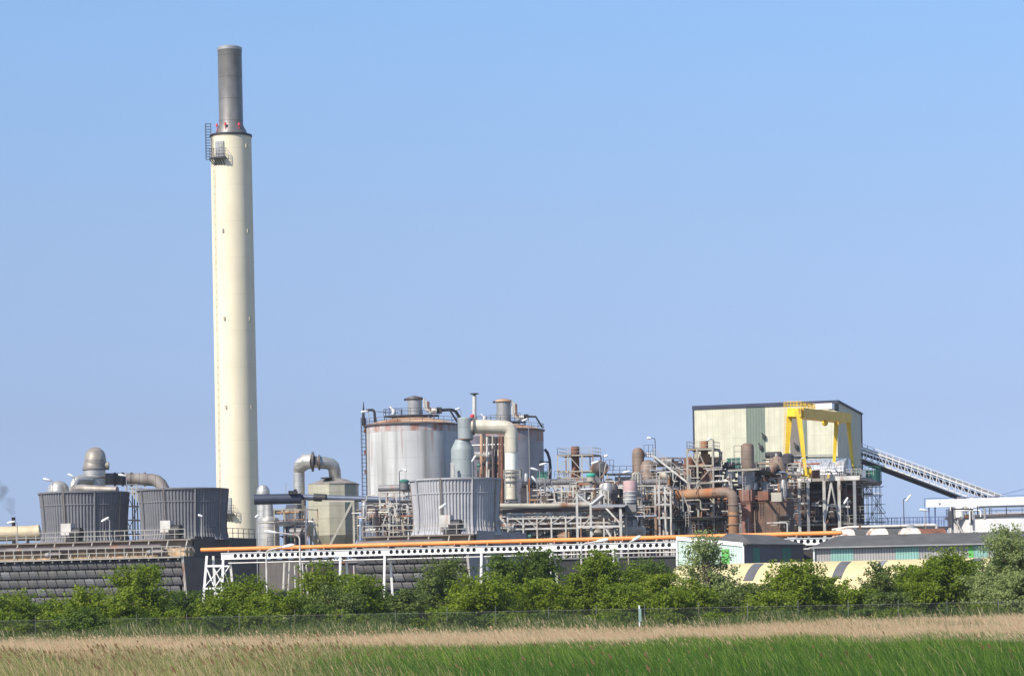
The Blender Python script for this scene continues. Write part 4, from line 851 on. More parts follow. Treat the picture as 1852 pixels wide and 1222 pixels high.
LB = AA(gbb, 1551, 0, 10)
T.part('wall', MB().gbox(gbb, 0, LB, 0, 4, 0, Zp(1540, 869, 520)), M('olive_brown_wall', (.10, .085, .06), .9, var=.2, streak=.4)); T.part('roof_slab', MB().gbox(gbb, -.2, LB+.3, -.3, 4.2, Zp(1540, 869, 520)+.003, Zp(1540, 866, 520)), darksteel)
T = Thing('arched_roof', 'shiny silver arched roof behind the legs of the gantry crane', 'roof', P(1500, 862, 522))
A0, B0 = P(1440, 862, 522), P(1545, 862, 514); m = MB(); prev = None
for i in range(13):
    t = math.pi*i/12; off = -Dax*5.2*math.cos(t)+Vector((0, 0, 3.0*math.sin(t)+.2)); cur = (A0+Dax*3+off, A0+Dax*3+Aax*9.0+off)
    if prev: m.quad(prev[0], prev[1], cur[1], cur[0]); m.sm[-1] = True
    prev = cur
k_ = len(m.v)
for side in (0, 1):
    pts = [A0+Dax*3+Aax*(9.0*side)-Dax*5.2*math.cos(math.pi*i/12)+Vector((0, 0, 3.0*math.sin(math.pi*i/12)+.2)) for i in range(13)]
    n0 = len(m.v); m.v += pts; m.face(tuple(range(n0, n0+13)))
T.part('vault', m, vault)
T.part('base', MB().gbox(Grid(Vector((A0.x-.2, A0.y-2.5, 0)), TH), 0, 9.4, 0, 10.6, zd+.02, A0.z+.2), greysteel)
T = Thing('rust_tank', 'small rusty open tank on the crane platform between the yellow legs', 'tank', P(1475, 866, 508))
T.part('shell', vat(1475, 508, [(8.5, 866), (8, 851), (7.5, 850)], 20), rustm); T.part('fittings', MB().beam(P(1465, 862, 506), P(1465, 856, 506), .5), greysteel)
single('white_cabinet', 'white cabinet on the crane platform beside the left yellow legs', 'cabinet', MB().box(P(1447, 853, 510), 1.0, .8, 1.2).box(P(1447, 859.5, 510), .8, .6, .2), lampwhite, P(1447, 859, 510))
T = Thing('process_unit', 'jumble of small machinery on the left edge of the crane platform', 'machinery', P(1440, 862, 512)); clutter(T, 1428, 1462, 838, 862, 510, 514, 26, 72); clutter(T, 1395, 1425, 818, 850, 494, 500, 16, 73)
# gantry crane
YK = 500
T = Thing('gantry_crane', 'bright yellow gantry crane with two pairs of splayed legs', 'crane', P(1480, 860, YK)); 
def K(px, py, dY=0): return P(px, py, YK+dY)
Lf = 0; Rt = 22
legs_ = [((1427.5, 752), (1421, 859), Lf+2, .95, .5), ((1445, 752), (1457.5, 860), Lf-3, .85, .45), ((1513, 760), (1507, 860), Rt-3, .75, .4), ((1533.5, 758), (1544, 859), Rt+1, .75, .4)]
for (a, b, dY, w0, w1) in legs_:
    p, q = K(*a, dY), K(*b, dY+(1 if a[0] > b[0] else -1))
    def ring(c, w): return [c+Vector((x*w/2, y*w/2, 0)) for x, y in ((-1, -1), (1, -1), (1, 1), (-1, 1))]
    T.part('leg', MB().prism(ring(q, w1), ring(p, w0)), yellow)
a, b = K(1435.5, 745.5, -1.5), K(1437, 745.5, 3)
m = MB().prism([K(1423, 753, 0), K(1449, 753.5, -4), K(1451, 753.5, 0), K(1426, 753, 4)], [K(1424, 737.5, 0), K(1448.5, 738, -4), K(1450.5, 738, 0), K(1427, 737.5, 4)]); T.part('end_beam', m, yellow)
p0, p1 = K(1449, 746, -1), K(1536, 756, Rt)
m = MB().beam(p0, p1, .9, 1.65); T.part('main_girder', m, shade_yellow)
T.part('main_girder', MB().beam(p0+Vector((-1.2, 2.6, .05)), p1+Vector((-1.0, 2.4, .05)), .9, 1.6), shade_yellow)
T.part('end_beam', MB().prism([K(1509, 763, Rt-3), K(1536, 762.5, Rt-1), K(1538, 762.5, Rt+2), K(1511, 763, Rt)], [K(1509, 757, Rt-3), K(1536, 756, Rt-1), K(1538, 756, Rt+2), K(1511, 757, Rt)]), yellow)
T.part('bogie', MB().beam(K(1496, 861, Rt-4), K(1526, 860, Rt-4), .7, .75), yellow); T.part('bogie', MB().beam(K(1528, 859, Rt), K(1552, 858, Rt), .6, .7), yellow); T.part('bogie', MB().beam(K(1416, 860, 2), K(1432, 860, 1), .6, .6).beam(K(1450, 861, -3), K(1464, 861, -4), .6, .6), yellow)
T.part('winch', MB().tube([K(1460, 853, -3), K(1467, 853, -3)], .65, 14), yellow)
tr = T.part('trolley', MB().box(K(1490, 735, 12), 3.3, 2, 1.0, -TH), lampwhite); T.part('trolley_housing', MB().box(K(1506, 735, 15), 1.4, 2, 1.15, -TH).box(K(1513, 736, 17), .5, 1.6, 1.3, -TH), darksteel, tr)
hk = T.part('hook_block', MB().tube([K(1492, 761, 11), K(1492, 764, 11), K(1492.5, 768, 11), K(1492.5, 770, 11)], [.5, .6, .45, .15], 12), yellow)
T.part('railing', MB().rail([K(1418, 738, 1), K(1448, 738, -3), K(1476, 742, 7)], 1.0, .9, .09), yellow)
T.part('railing', MB().rail([K(1420, 737, 4), K(1450, 737, 3), K(1476, 741, 10)], 1.1, 1.0, .08), shade_yellow)
m = MB()
for i in range(24):
    t = i/23; q = K(1419.5+t*-3.0, 742+t*116, 0); m.beam(q, q+Vector((.75, 0, 0)), .07)
m.beam(K(1419.5, 742, 0), K(1416.5, 858, 0), .08); m.beam(K(1426, 742, 0)-Vector((0, .1, 0)), K(1421, 858, 0)-Vector((0, .1, 0)), .06)
T.part('ladder', m, shade_yellow)
# green netted platform with scaffold
T = Thing('scaffold_platform', 'green netted round platform on a dark deck right of the crane', 'platform', cpt(1570, 870, 520)); m = MB()
c = cpt(1568, 860, 520); r = 24*.099
T.part('deck', MB().lathe(c, [(r, Zp(1568, 878, 520)), (r+.3, Zp(1568, 874, 520)), (r+.3, Zp(1568, 870, 520))], 24), darkduct)
T.part('netting', MB().lathe(c, [(r+.1, Zp(1568, 871, 520)), (r+.1, Zp(1568, 850, 520))], 24, cap=False), netting)
ring_ = [(c.x+(r+.2)*math.cos(t), c.y+(r+.2)*math.sin(t), Zp(1568, 870, 520)) for t in np.linspace(0, 2*math.pi, 13)[:-1]]
T.part('railing', MB().rail(ring_, 2.6, 1.3, .08, mid=2, closed=True), M('green_rail', (.03, .16, .12), .6))
T.part('lamp_box', MB().box(P(1562, 857, 517), .7, .6, 1.2), lampwhite)
m = MB(); r_ = random.Random(4)
xsn = [P(px, 900, 519).x for px in (1561, 1569, 1577, 1585, 1592)]; zsn = [Zp(1575, y, 519) for y in (960, 944, 928, 912, 896, 880)]
for d in (0, 2):
    for x in xsn: m.beam((x, 518+d, 0), (x+.0, 518+d, zsn[-1]+r_.uniform(0, .5)), .09)
    for z in zsn: m.beam((xsn[0]-.5, 518.1+d, z), (xsn[-1]+r_.uniform(.2, 1), 518.1+d, z), .08)
    for i in range(len(zsn)-1): j = i % 4; m.beam((xsn[j], 517.9+d, zsn[i]), (xsn[j+1], 517.9+d, zsn[i+1]), .07); m.beam((xsn[min(j+2, 4)], 517.9+d, zsn[i]), (xsn[min(j+1, 4)], 517.9+d, zsn[i+1]), .07)
m.beam((xsn[0], 518, zsn[-1]), (xsn[-1]+1.4, 518, zsn[1]), .08); m.beam((xsn[1], 518, zsn[-1]), (xsn[-1]+.8, 518, zsn[2]), .08)
T.part('scaffolding', m, darkrail)
# ================================================================== big hall
YH = 590; T = Thing('industrial_hall', 'tall pale yellow sheet metal hall with dark green and brown panels', 'building', cpt(1515, 850, YH)); gh = Grid(cpt(1515, 800, YH), TH)
zh = Zp(1515, 725.5, YH); Lh = -AA(gh, 1256, 0, 30); Dh = 0
for _ in range(200):
    if proj(gh(0, Dh, 35))[0] < 1558: Dh += .25
zb_ = zh-.0; zbk = EYE+(zh-EYE)  # the roof falls towards the back
q = gh(0, Dh, 0); zr = P(1558, 749, q.y).z
T.part('wall', MB().prism([gh(-Lh, 0, 0), gh(0, 0, 0), gh(0, Dh, 0), gh(-Lh, Dh, 0)], [gh(-Lh, 0, zh), gh(0, 0, zh), gh(0, Dh, zr), gh(-Lh, Dh, zr)]), hallsheet)
sideM = M('hall_side_sheeting', (.62, .58, .44), .75, var=.08, streak=.25, streakcol=(.3, .29, .22), lines=(.7, 0, TH-R(90), .1))
T.part('side_wall', MB().prism([gh(.003, 0, 0), gh(.03, 0, 0), gh(.03, Dh, 0), gh(.003, Dh, 0)], [gh(.003, 0, zh-.1), gh(.03, 0, zh-.1), gh(.03, Dh, zr-.1), gh(.003, Dh, zr-.1)]), sideM)
def panel(px0, px1, y0, y1, m_):
    a0, a1 = AA(gh, px0, 0, 30), AA(gh, px1, 0, 30); return T.part('panel', MB().gbox(gh, a0, a1, -.05, -.003, Zp((px0+px1)/2, y1, YH), Zp((px0+px1)/2, y0, YH) if y0 else zh-.05), m_)
panel(1351, 1385, 0, 870, hallgreen).name; panel(1430, 1446, 750, 870, hallbrown); panel(1446.2, 1461, 750, 870, hallgreen)
ew = T.part('eave_trim', MB().gbox(gh, -Lh-.2, .2, -.25, -.01, zh-.45, zh+.25), roofblue)
T.part('corner_trim', MB().gbox(gh, -Lh-.15, -Lh+.1, -.2, -.06, 0, zh-.46), roofblue)
T.part('gable_trim', MB().beam(gh(.2, -.1, zh+.1), gh(.2, Dh+.3, zr+.1), .35), roofblue); T.part('corner_trim', MB().beam(gh(.1, Dh, 0), gh(.1, Dh, zr), .25), roofblue)
T.part('roof', MB().prism([gh(-Lh-.1, 0, zh+.003), gh(.15, 0, zh+.003), gh(.15, Dh+.2, zr+.003), gh(-Lh-.1, Dh+.2, zr+.003)], [gh(-Lh-.1, 0, zh+.2), gh(.15, 0, zh+.2), gh(.15, Dh+.2, zr+.2), gh(-Lh-.1, Dh+.2, zr+.2)]), roofblue)
m = MB()
for px, py in ((1381, 787), (1375, 806), (1439, 806)): a_ = AA(gh, px, 0, 30); z_ = Zp(px, py, YH); m.gbox(gh, a_, a_+.6, -.7, -.06, z_-.4, z_+.3); m.beam(gh(a_+.3, -.4, z_+.3), gh(a_-.3, -.1, z_+.8), .15)
T.part('wall_vent', m, darksteel)
m = MB(); m.beam(gh(AA(gh, 1425, 0, 30), -.5, Zp(1430, 822, YH)), gh(-.3, -.5, Zp(1515, 822, YH)), .22); T.part('wall_pipe', m, galv)
# ================================================================== conveyor
conv = M('conveyor_paint', (.55, .55, .56), .6, var=.12)
YV = 600; T = Thing('conveyor_bridge', 'long sloping white lattice conveyor bridge descending right from the hall', 'conveyor', cpt(1700, 870, YV))
def V(px, py, d=0): return P(px, py, YV+d)
A_, B_ = (1558, 802), (1822, 899); C_, D_ = (1558, 832), (1776, 911)
n = 23
def top(t): return (A_[0]+(B_[0]-A_[0])*t, A_[1]+(B_[1]-A_[1])*t)
def low(t): x = A_[0]+(B_[0]-A_[0])*t-3; return (x, C_[1]+(x-C_[0])*(D_[1]-C_[1])/(D_[0]-C_[0])-4)
for d, nm in ((0, 'front'), (3, 'rear')):
    T.part('handrail', MB().beam(V(*A_, d), V(*B_, d), .10), whitebeam)
    T.part('top_chord', MB().beam(V(A_[0], A_[1]+8, d), V(B_[0]-6, B_[1]+4.5, d), .26), whitebeam)
    T.part('bottom_chord', MB().beam(V(C_[0], C_[1]-4, d), V(D_[0], D_[1]-4, d), .26), whitebeam)
m = MB()
for d in (0, 3):
    for i in range(n):
        t = i/n; x, y = top(t); xl_, yl = low(t)
        if yl < y+10: continue
        T.part('post', MB().beam(V(x, y, d), V(xl_, yl, d), .2), conv)
        x2, y2 = top(t+1/n); 
        if d == 0: x3, y3 = low(t+.95/n); T.part('brace', MB().beam(V(x, y+11, -.15), V(x3, min(y3, 905), -.15), .15), conv)
T.part('belt_housing', MB().beam(V(1558, 820, 1.5), V(1800, 904, 1.5), 1.4, .5), darksteel)
T.part('walkway', MB().beam(V(1558, 830.5, 1.5), V(1764, 909, 1.5), 3.0, .3), darksteel)
T.part('side_sheet', MB().beam(V(1558, 811, 1.2), V(1808, 898, 1.2), .1, .9), galv)
T.part('bottom_strip', MB().beam(V(1558, 836, 1.5), V(1756, 910, 1.5), 1.2, .5), blacksteel)
T.part('support_leg', MB().beam(cpt(1700, 880, YV+1.5), V(1700, 884, 1.5), .3), darksteel) if False else None
# ================================================================== white tank and girder at the right
YW = 520; kW = YW/F; T = Thing('white_tank', 'large white storage tank with a dark rim at the right edge', 'tank', cpt(1850, 940, YW)); zt = Zp(1850, 928, YW)
c = cpt(1852, 940, YW+12); r = 137*(YW+12)/F
zt = Zp(1852, 929, YW+12-r)
T.part('shell', MB().lathe(c, [(r, 0), (r, zt-.05)], 96, cap=False), whitetank)
T.part('rim', MB().lathe(c, [(r+.02, zt-.3), (r+.45, zt-.25), (r+.45, zt+.12), (r-.1, zt+.15)], 96), darkduct)
T.part('roof', MB().lathe(c, [(r-.2, zt+.05), (r*.5, zt+.6), (.1, zt+.8)], 64), M('pale_tank_roof', (.45, .42, .42), .7, var=.3))
ring_ = [(c.x+(r+.2)*math.cos(t), c.y+(r+.2)*math.sin(t), zt+.1) for t in np.linspace(0, 2*math.pi, 33)[:-1]]
T.part('railing', MB().rail(ring_, 1.4, 3, .08, closed=True), darkrail)
m = MB(); zz0 = zt-.2
a0 = R(-158)
for i in range(9):
    an = a0+i*.035; q = Vector((c.x+(r+1.1)*math.cos(an), c.y+(r+1.1)*math.sin(an), 0)); z_ = zt-.3-i*.75; m.beam(q+Vector((0, 0, z_)), q+Vector((0, 0, z_+1.3)), .1)
    an2 = an+.035; q2 = Vector((c.x+(r+1.1)*math.cos(an2), c.y+(r+1.1)*math.sin(an2), 0)); m.beam(q+Vector((0, 0, z_)), q2+Vector((0, 0, z_-.75)), .3); m.beam(q+Vector((0, 0, z_+1.3)), q2+Vector((0, 0, z_+.55)), .1)
T.part('stair', m, whitesteel)  # stair added so that its shadow makes the diagonal shade on the shell
m = MB(); an = R(-150); q = Vector((c.x+(r+1.5)*math.cos(an), c.y+(r+1.5)*math.sin(an), 0))
m.box(q+Vector((.3, .6, zt+.25)), 3.6, 1.6, .15)
for i in range(5): m.beam(q+Vector((-1.4+i*.7, -.2, zt+.3)), q+Vector((-2+i*.9+rnd.uniform(-.4, .4), -.2, zt+1.5)), .12)
T.part('landing', m, darkduct)
clutter(T, 1716, 1768, 915, 924, YW-6, YW-2, 18, 81, [whitebeam, galv, whitebeam, darkrail, silowall])
YX = 500; T = Thing('white_girder', 'long white box girder passing over the white tank at the right', 'girder', P(1765, 915, YX))
def Xp(px, py, d=0): return P(px, py, YX-(px-1675)*.01+d)
T.part('box', MB().prism([Xp(1675, 917), Xp(1880, 911.5), Xp(1880, 911.5, 2), Xp(1675, 917, 2)], [Xp(1675, 903.5), Xp(1880, 897), Xp(1880, 897, 2), Xp(1675, 903.5, 2)]), whitebeam)
T.part('lower_strip', MB().prism([Xp(1770, 918.3, .2), Xp(1880, 916, .2), Xp(1880, 916, 1.8), Xp(1770, 918.3, 1.8)], [Xp(1770, 915.2, .2), Xp(1880, 912, .2), Xp(1880, 912, 1.8), Xp(1770, 915.2, 1.8)]), greysteel)
T.part('handrail', MB().beam(Xp(1672, 901, .1), Xp(1880, 894.5, .1), .08).beam(Xp(1672, 901, .1), Xp(1672, 917, .1), .08), bluerail)
T.part('cable', MB().beam(Xp(1812, 894, 1), Xp(1880, 877, 1), .07), bluerail)
for px in (1680, 1691): T.part('post', MB().beam(cpt(px, 940, YX+1), P(px, 916, YX+1), .18), bluerail)
T.part('fittings', MB().box(Xp(1737, 900, .6), 1.0, .8, .4).box(Xp(1800, 899, .6), 1.0, .8, .4).box(Xp(1700, 910, -.05), .6, .1, .15, .4), galv)
for px in (1768, 1790, 1820): T.part('support_post', MB().beam(P(px, 930, YX+2), P(px, 905, YX+2-.5), .14), darkrail)
single('steel_post', 'support post where the white girder starts', 'post', MB().beam(cpt(1722, 930, YX+3), P(1722, 916, YX+3), .4).beam(P(1722, 920, YX+3), P(1760, 921, YX+2), .25), greysteel, cpt(1722, 930, YX+3))
# blue railing and white pipe behind the sheds
T = Thing('blue_fence', 'long dark blue railing behind the white pipe at the right', 'railing', cpt(1640, 945, 520))
T.part('railing', MB().rail([P(1562, 955, 515), P(1714, 952, 510)], 1.7, .55, .07, mid=2), bluerail); T.part('railing', MB().rail([P(1590, 955, 530), P(1714, 952, 530)], 1.9, .8, .07), bluerail)
T.part('ledge', MB().beam(P(1562, 957, 514), P(1714, 954, 510), 2, .5), deepdark)
for px in (1564, 1606, 1662, 1711): T.part('post', MB().beam(cpt(px, 957, 516), P(px, 955, 516), .3), bluerail)
T = Thing('round_duct', 'white pipe running level behind the shed roof and dropping at its right end', 'duct', cpt(1600, 955, 440))
T.part('pipe', MB().tube(bend([P(1505, 958, 446), P(1535, 953, 445), P(1690, 949, 440), P(1694, 950, 440), P(1694, 975, 440)], .5, 4), .22, 12), whitesteel)
for px in (1555, 1605): T.part('bracket', MB().beam(cpt(px, 955, 443), P(px, 948, 443), .3), rustm)
T.part('second_pipe', MB().tube([P(1515, 961, 448), P(1640, 958, 446)], .3, 10), deepdark)
for i, (px, hw, nm) in enumerate(((1522, 20, 'leftmost rust stained rounded tank end above the long shed roof'), (1582, 20, 'middle rust stained rounded tank end above the long shed roof'), (1640, 23, 'rightmost rounded tank end with a small cap above the long shed roof'))):
    Y = 428-i*4; T = Thing('storage_tank', nm, 'tank', cpt(px, 975, Y), 'rounded tanks behind the shed'); k = Y/F; R_ = hw*1.5*k; zt = Zp(px, 955.5-i*.5, Y); c = cpt(px-6, 970, Y); c2 = c+Dax*2.4+Aax*0
    ax = (Dax*.5+Aax*.9).normalized(); z0 = zt-R_
    T.part('shell', MB().tube([c+ax*2.0+Vector((0, 0, z0)), c+ax*6+Vector((0, 0, z0))], R_*.96, 32), shedroof if i < 2 else rustm); T.part('end_ring', MB().tube([c+Vector((0, 0, z0)), c+ax*2.0+Vector((0, 0, z0))], R_, 32), domewhite)
    T.part('end_dome', MB().tube([c-ax*.9+Vector((0, 0, z0)), c-ax*.7+Vector((0, 0, z0)), c-ax*.35+Vector((0, 0, z0)), c+Vector((0, 0, z0))], [R_*.25, R_*.6, R_*.88, R_*1.0], 32), domewhite)
    if i == 2: T.part('cap', MB().lathe(c+Vector((1.2, .5, 0)), [(.7, zt-.2), (.7, zt+.3), (.4, zt+.45), (.05, zt+.5)], 14), galv)
    T.part('cradle', MB().gbox(Grid(c, R(29)), 1, 6, -R_*.7, R_*.7, 0, z0-R_*.6), concrete)
# ================================================================== sheds
YS = 385; al = R(40); gs = Grid(cpt(1345, 1000, YS), al)
T = Thing('shed', 'pale green corrugated shed with a white edged sloping top and dark right side', 'shed', gs(0, 0, 0)); Ls = -AA(gs, 1225, 0, 9); pl = gs(-Ls, 0, 0)
ze = Zp(1345, 984.5, YS); zl_ = P(1225, 973, pl.y).z; Ds = 0
while proj(gs(0, Ds, 8))[0] < 1452: Ds += .2
T.part('wall', MB().prism([gs(-Ls, 0, 0), gs(-.0, 0, 0), gs(-.0, Ds, 0), gs(-Ls, Ds, 0)], [gs(-Ls, 0, zl_), gs(0, 0, ze), gs(0, Ds, ze), gs(-Ls, Ds, zl_)]), palegreen)
T.part('panel', MB().gbox(gs, -3.6, -2.3, -.05, -.003, 0, ze-.5), brightgreen)
T.part('side_wall', MB().gbox(gs, .003, .04, 0, Ds, 0, ze-.05), M('shaded_grey_sheet', (.10, .10, .115), .8, var=.15)); T.part('side_panel', MB().gbox(gs, .042, .07, 2, 3.6, 0, ze-.4), greenpaint); T.part('side_panel', MB().gbox(gs, .042, .07, Ds-5, Ds-3, 0, ze-.4), greenpaint)  # right wall coloured dark to carry the shade on that side
m = MB().beam(gs(-Ls, -.1, zl_+.02), gs(.0, -.1, ze+.02), .16, .5); m.beam(gs(0, -.12, 0), gs(0, -.12, ze-.2), .24, .3); m.beam(gs(-Ls, -.12, 0), gs(-Ls, -.12, zl_-.2), .24, .3); T.part('white_trim', m, whitebeam)
T.part('roof', MB().prism([gs(-Ls, .1, zl_+.1), gs(.4, .1, ze-.05), gs(.4, Ds, ze-.05), gs(-Ls, Ds, zl_+.1)], [gs(-Ls, .1, zl_+.25), gs(.4, .1, ze+.1), gs(.4, Ds, ze+.1), gs(-Ls, Ds, zl_+.25)]), shedroof)
T.part('hip_roof', MB().prism([gs(-Ls*.5, 1.2, (zl_+ze)/2+.0), gs(.35, 1.2, ze+.102), gs(.35, Ds, ze+.102), gs(-Ls*.5, Ds, ze+.3)], [gs(-Ls*.5, 4, zl_+.55), gs(-2.8, 3.6, zl_+.3), gs(-1.2, Ds-1, ze+.6), gs(-Ls*.5, Ds, zl_+.35)]), shedroof)
gz = Grid(cpt(1470, 1000, 388), R(12)); L2 = AA(gz, 1860, 0, 8)
T = Thing('long_shed', 'long low shed with grey and green corrugated wall and grey hipped roof', 'shed', gz(0, 0, 0)); ze = Zp(1470, 989.5, 388); zr = ze+1.6
T.part('wall', MB().gbox(gz, 0, L2, .2, 9, 0, ze-.05), shedgrey)
for a, b_ in ((AA(gz, 1503, 0, 7), AA(gz, 1543, 0, 7)), (AA(gz, 1620, 0, 7), AA(gz, 1662, 0, 7)), (AA(gz, 1762, 0, 7), AA(gz, 1786, 0, 7))): T.part('panel', MB().gbox(gz, a, b_, .15, .197, 0, ze-.1), shedgreen)
T.part('panel', MB().gbox(gz, AA(gz, 1752, 0, 7), AA(gz, 1761, 0, 7), .15, .197, 0, ze-.1), brightgreen)
m = MB(); rf = [gz(-.4, -.35, ze), gz(L2, -.35, ze), gz(L2, 9.4, ze), gz(-.4, 9.4, ze)]; rt = [gz(3.0, 4.4, zr), gz(L2, 4.4, zr), gz(L2, 4.7, zr), gz(3.0, 4.7, zr)]
T.part('roof', MB().prism(rf, rt), shedroof)
T.part('gutter', MB().gbox(gz, -.45, L2, -.55, -.36, ze-.14, ze+.04), galv)
T.part('soffit', MB().gbox(gz, -.4, L2, -.34, .19, ze-.2, ze-.01), darksteel)
T.part('downpipe', MB().beam(gz(.15, -.05, 0), gz(.15, -.05, ze-.3), .2).beam(gz(.15, -.45, ze-.15), gz(.15, -.05, ze-.45), .18), whitebeam)
for (a_, b_, yt, Yb, lb) in ((985, 1240, 1012, 447, 'dark low block added for shadow behind the bridge right of the middle cooling tower'), (1240, 1480, 992, 440, 'dark low block hidden behind the pale green shed')):
    g_ = Grid(cpt(a_, 1020, Yb), TH); L_ = AA(g_, b_, 0, 6); T = Thing('dark_block', lb, 'building', g_(0, 0, 0)); T.part('wall', MB().gbox(g_, 0, L_, 0, 8, 0, Zp(a_, yt, Yb)), blacksteel); T.part('roof', MB().gbox(g_, -.3, L_+.3, -.3, 8.3, Zp(a_, yt, Yb)+.003, Zp(a_, yt, Yb)+.22), greysteel)  # bridge block is added, its black walls standing in for foliage and shadow
T = Thing('site_cabin', 'dark cabin with a white rail between the two sheds', 'cabin', cpt(1458, 1000, 396)); gc = Grid(cpt(1449, 1000, 398), R(12)); T.part('body', MB().gbox(gc, 0, 1.9, 0, 3, 0, Zp(1458, 996, 397)), deepdark); T.part('rail', MB().beam(gc(-.1, -.2, Zp(1458, 992, 397)), gc(1.9, -.2, Zp(1458, 991, 397)), .12), whitebeam)
# yellow barrel roof hall
YY = 348; gy = Grid(cpt(1240, 1050, YY), R(23)); zc = Zp(1300, 1019, YY-3); Ly = AA(gy, 1800, 0, zc)
T = Thing('barrel_roof_hall', 'long pale yellow barrel roofed hall with dark rooflight bands behind the trees', 'building', gy(0, 0, 0))
def arch(g, a0, a1, rr, t0, t1, n, b=None, close=True):
    b = b or MB(); prev = None; rows = []
    for i in range(n+1):
        t = t0+(t1-t0)*i/n; d = -rr*math.cos(t); z = rr*math.sin(t)*zc/rr0
        cur = (g(a0, d, z), g(a1, d, z)); rows.append(cur)
        if prev: b.quad(prev[0], prev[1], cur[1], cur[0]); b.sm[-1] = True
        prev = cur
    if close:
        for s in (0, 1):
            n0 = len(b.v); b.v += [q[s] for q in rows]; idx = tuple(range(n0, n0+len(rows))); b.face(idx if s else tuple(reversed(idx)))
    return b
rr0 = 8.2
T.part('roof', arch(gy, 0, Ly, rr0, 0, math.pi, 40), yvault)
for i, px in enumerate((1375, 1532, 1600, 1690, 1770)):
    a = AA(gy, px, 0, zc)
    if i == 2: T.part('rooflight', arch(gy, a, a+.8, rr0+.05, R(62), R(80), 8, close=False), galv)
    else: T.part('rooflight', arch(gy, a-.2, a+1.0, rr0+.05, R(44), R(79), 12, close=False), skylight)
T.part('end_trim', arch(gy, -.15, .1, rr0+.06, 0, math.pi, 40), yvault)
# ================================================================== street lamps and floodlights
for t in [
 (85, 867, 470, z2, 'lamp above the left rim of the leftmost fan stack', -1, .9, .3), (129, 860, 472, z2, 'lamp between the dome and the elbow duct at the left', -1, .5, .5), (221, 859, 474, z2, 'lamp in front of the dark crossover duct', -1, .7, .2),
 (20, 944, 480, 0, 'lamp beside the smoking vent pipe', -1, 1.0, -.2), (190, 939, 447, z2, 'lamp before the right part of the leftmost fan stack', -1, .7, -.5), (362, 932, 447, z2, 'small lamp before the second fan stack near its right side', -1, .2, .4),
 (465, 933, 455, 0, 'small globe lamp at the right foot of the chimney', 1, .1, .6), (659, 744, 556, 15, 'lamp on the ladder of the large pale silo', -1, .8, -.1), (800, 915, 432, z2b, 'lamp before the face of the pale fan stack', -1, .6, -.6),
 (826, 740, 575, 15, 'lamp beside the top of the large pale silo', -1, .8, -.4), (949, 759, 600, 15, 'lamp above the roof of the darker silo', -1, .8, -.4), (857, 829, 498, 0, 'lamp right of the green vessel', 1, .3, 1.0),
 (982, 839, 498, 8, 'lamp in front of the darker silo with a wide head', -1, .9, -.2), (966, 848, 488, 8, 'upper lamp of the pair left of the teal cabin', -1, .9, .3), (966, 866, 486, 8, 'lower lamp of the pair left of the teal cabin', -1, .5, .9),
 (1076, 836, 486, 8, 'lamp by the brown tilted dome', -1, .8, -.3), (1096, 824, 492, 8, 'lamp on a thin mast left of the walkway', 1, .5, .3), (1174, 792, 494, 10, 'lamp on a thin mast above the brown domes', -1, 1.0, .2),
 (1133, 853, 482, 8, 'lamp over the raised walkway', -1, .9, -.2), (1282, 794, 484, 10, 'thin lamp arm above the large rusty tower', -1, .8, -.5), (1530, 905, 498, 4, 'lamp on the right part of the crane platform', -1, .3, -1.0),
 (780, 848, 478, z2b, 'thin lamp arm before the pale silo wall', 1, .9, -.4),
 (644, 900, 470, 0, 'lamp on a dark pole in the gap left of the white girder', 1, .8, .9), (669, 922, 460, 0, 'lamp just below the left end of the white girder', -1, .3, .2)]:
    px, py, Y, ft, lb, sd_, ar, ti = t
    if lb.startswith('lamp on a dark pole in'): px = 1643
    if lb.startswith('lamp just below'): px = 1670
    if lb.startswith('thin lamp arm before the pale silo'): px = 732; py = 850
    lamp(px, py, Y, ft, lb, sd_, ar, ti, L=1.3 if 'thin' not in lb and 'small' not in lb else .7, mat=darkrail if 'dark pole' in lb or 'thin' in lb else None)
def tall_lamp(px, pyt, hx, hy, Y, label, w=.13):
    x = cpt(px, 1030, Y); T = Thing('street_lamp', label, 'lamp', x, 'tall road lamps before the bridge')
    t = P(px, pyt, Y); h = P(hx, hy, Y-.5)
    T.part('pole', MB().tube(bend([(x.x, x.y, 0), (x.x, x.y, t.z-1.2), (x.x, x.y, t.z), h], 1.0, 5), [w]*2+[w*.8]*(len(bend([(0, 0, 0), (0, 0, 1), (0, 0, 2), (1, 0, 3)], 1, 5))-2), 8), whitesteel)
    d = (h-t).normalized(); T.part('lamp_head', MB().tube([h-d*.2, h+d*.3, h+d*1.2, h+d*1.6], [.08, .2, .24, .1], 10), lampwhite)
tall_lamp(543, 968, 499, 962.5, 400, 'tall road lamp in front of the bridge whose arm reaches left over the orange pipe')
tall_lamp(482, 995, 512, 988.5, 405, 'road lamp under the orange pipe with its head pointing right')
tall_lamp(1137, 981, 1144, 977, 400, 'road lamp on a thin pole crossing the girder left of the pale green shed', .1)
tall_lamp(1052, 984, 1080, 978.5, 402, 'road lamp with a flat white head right of the truss rack')
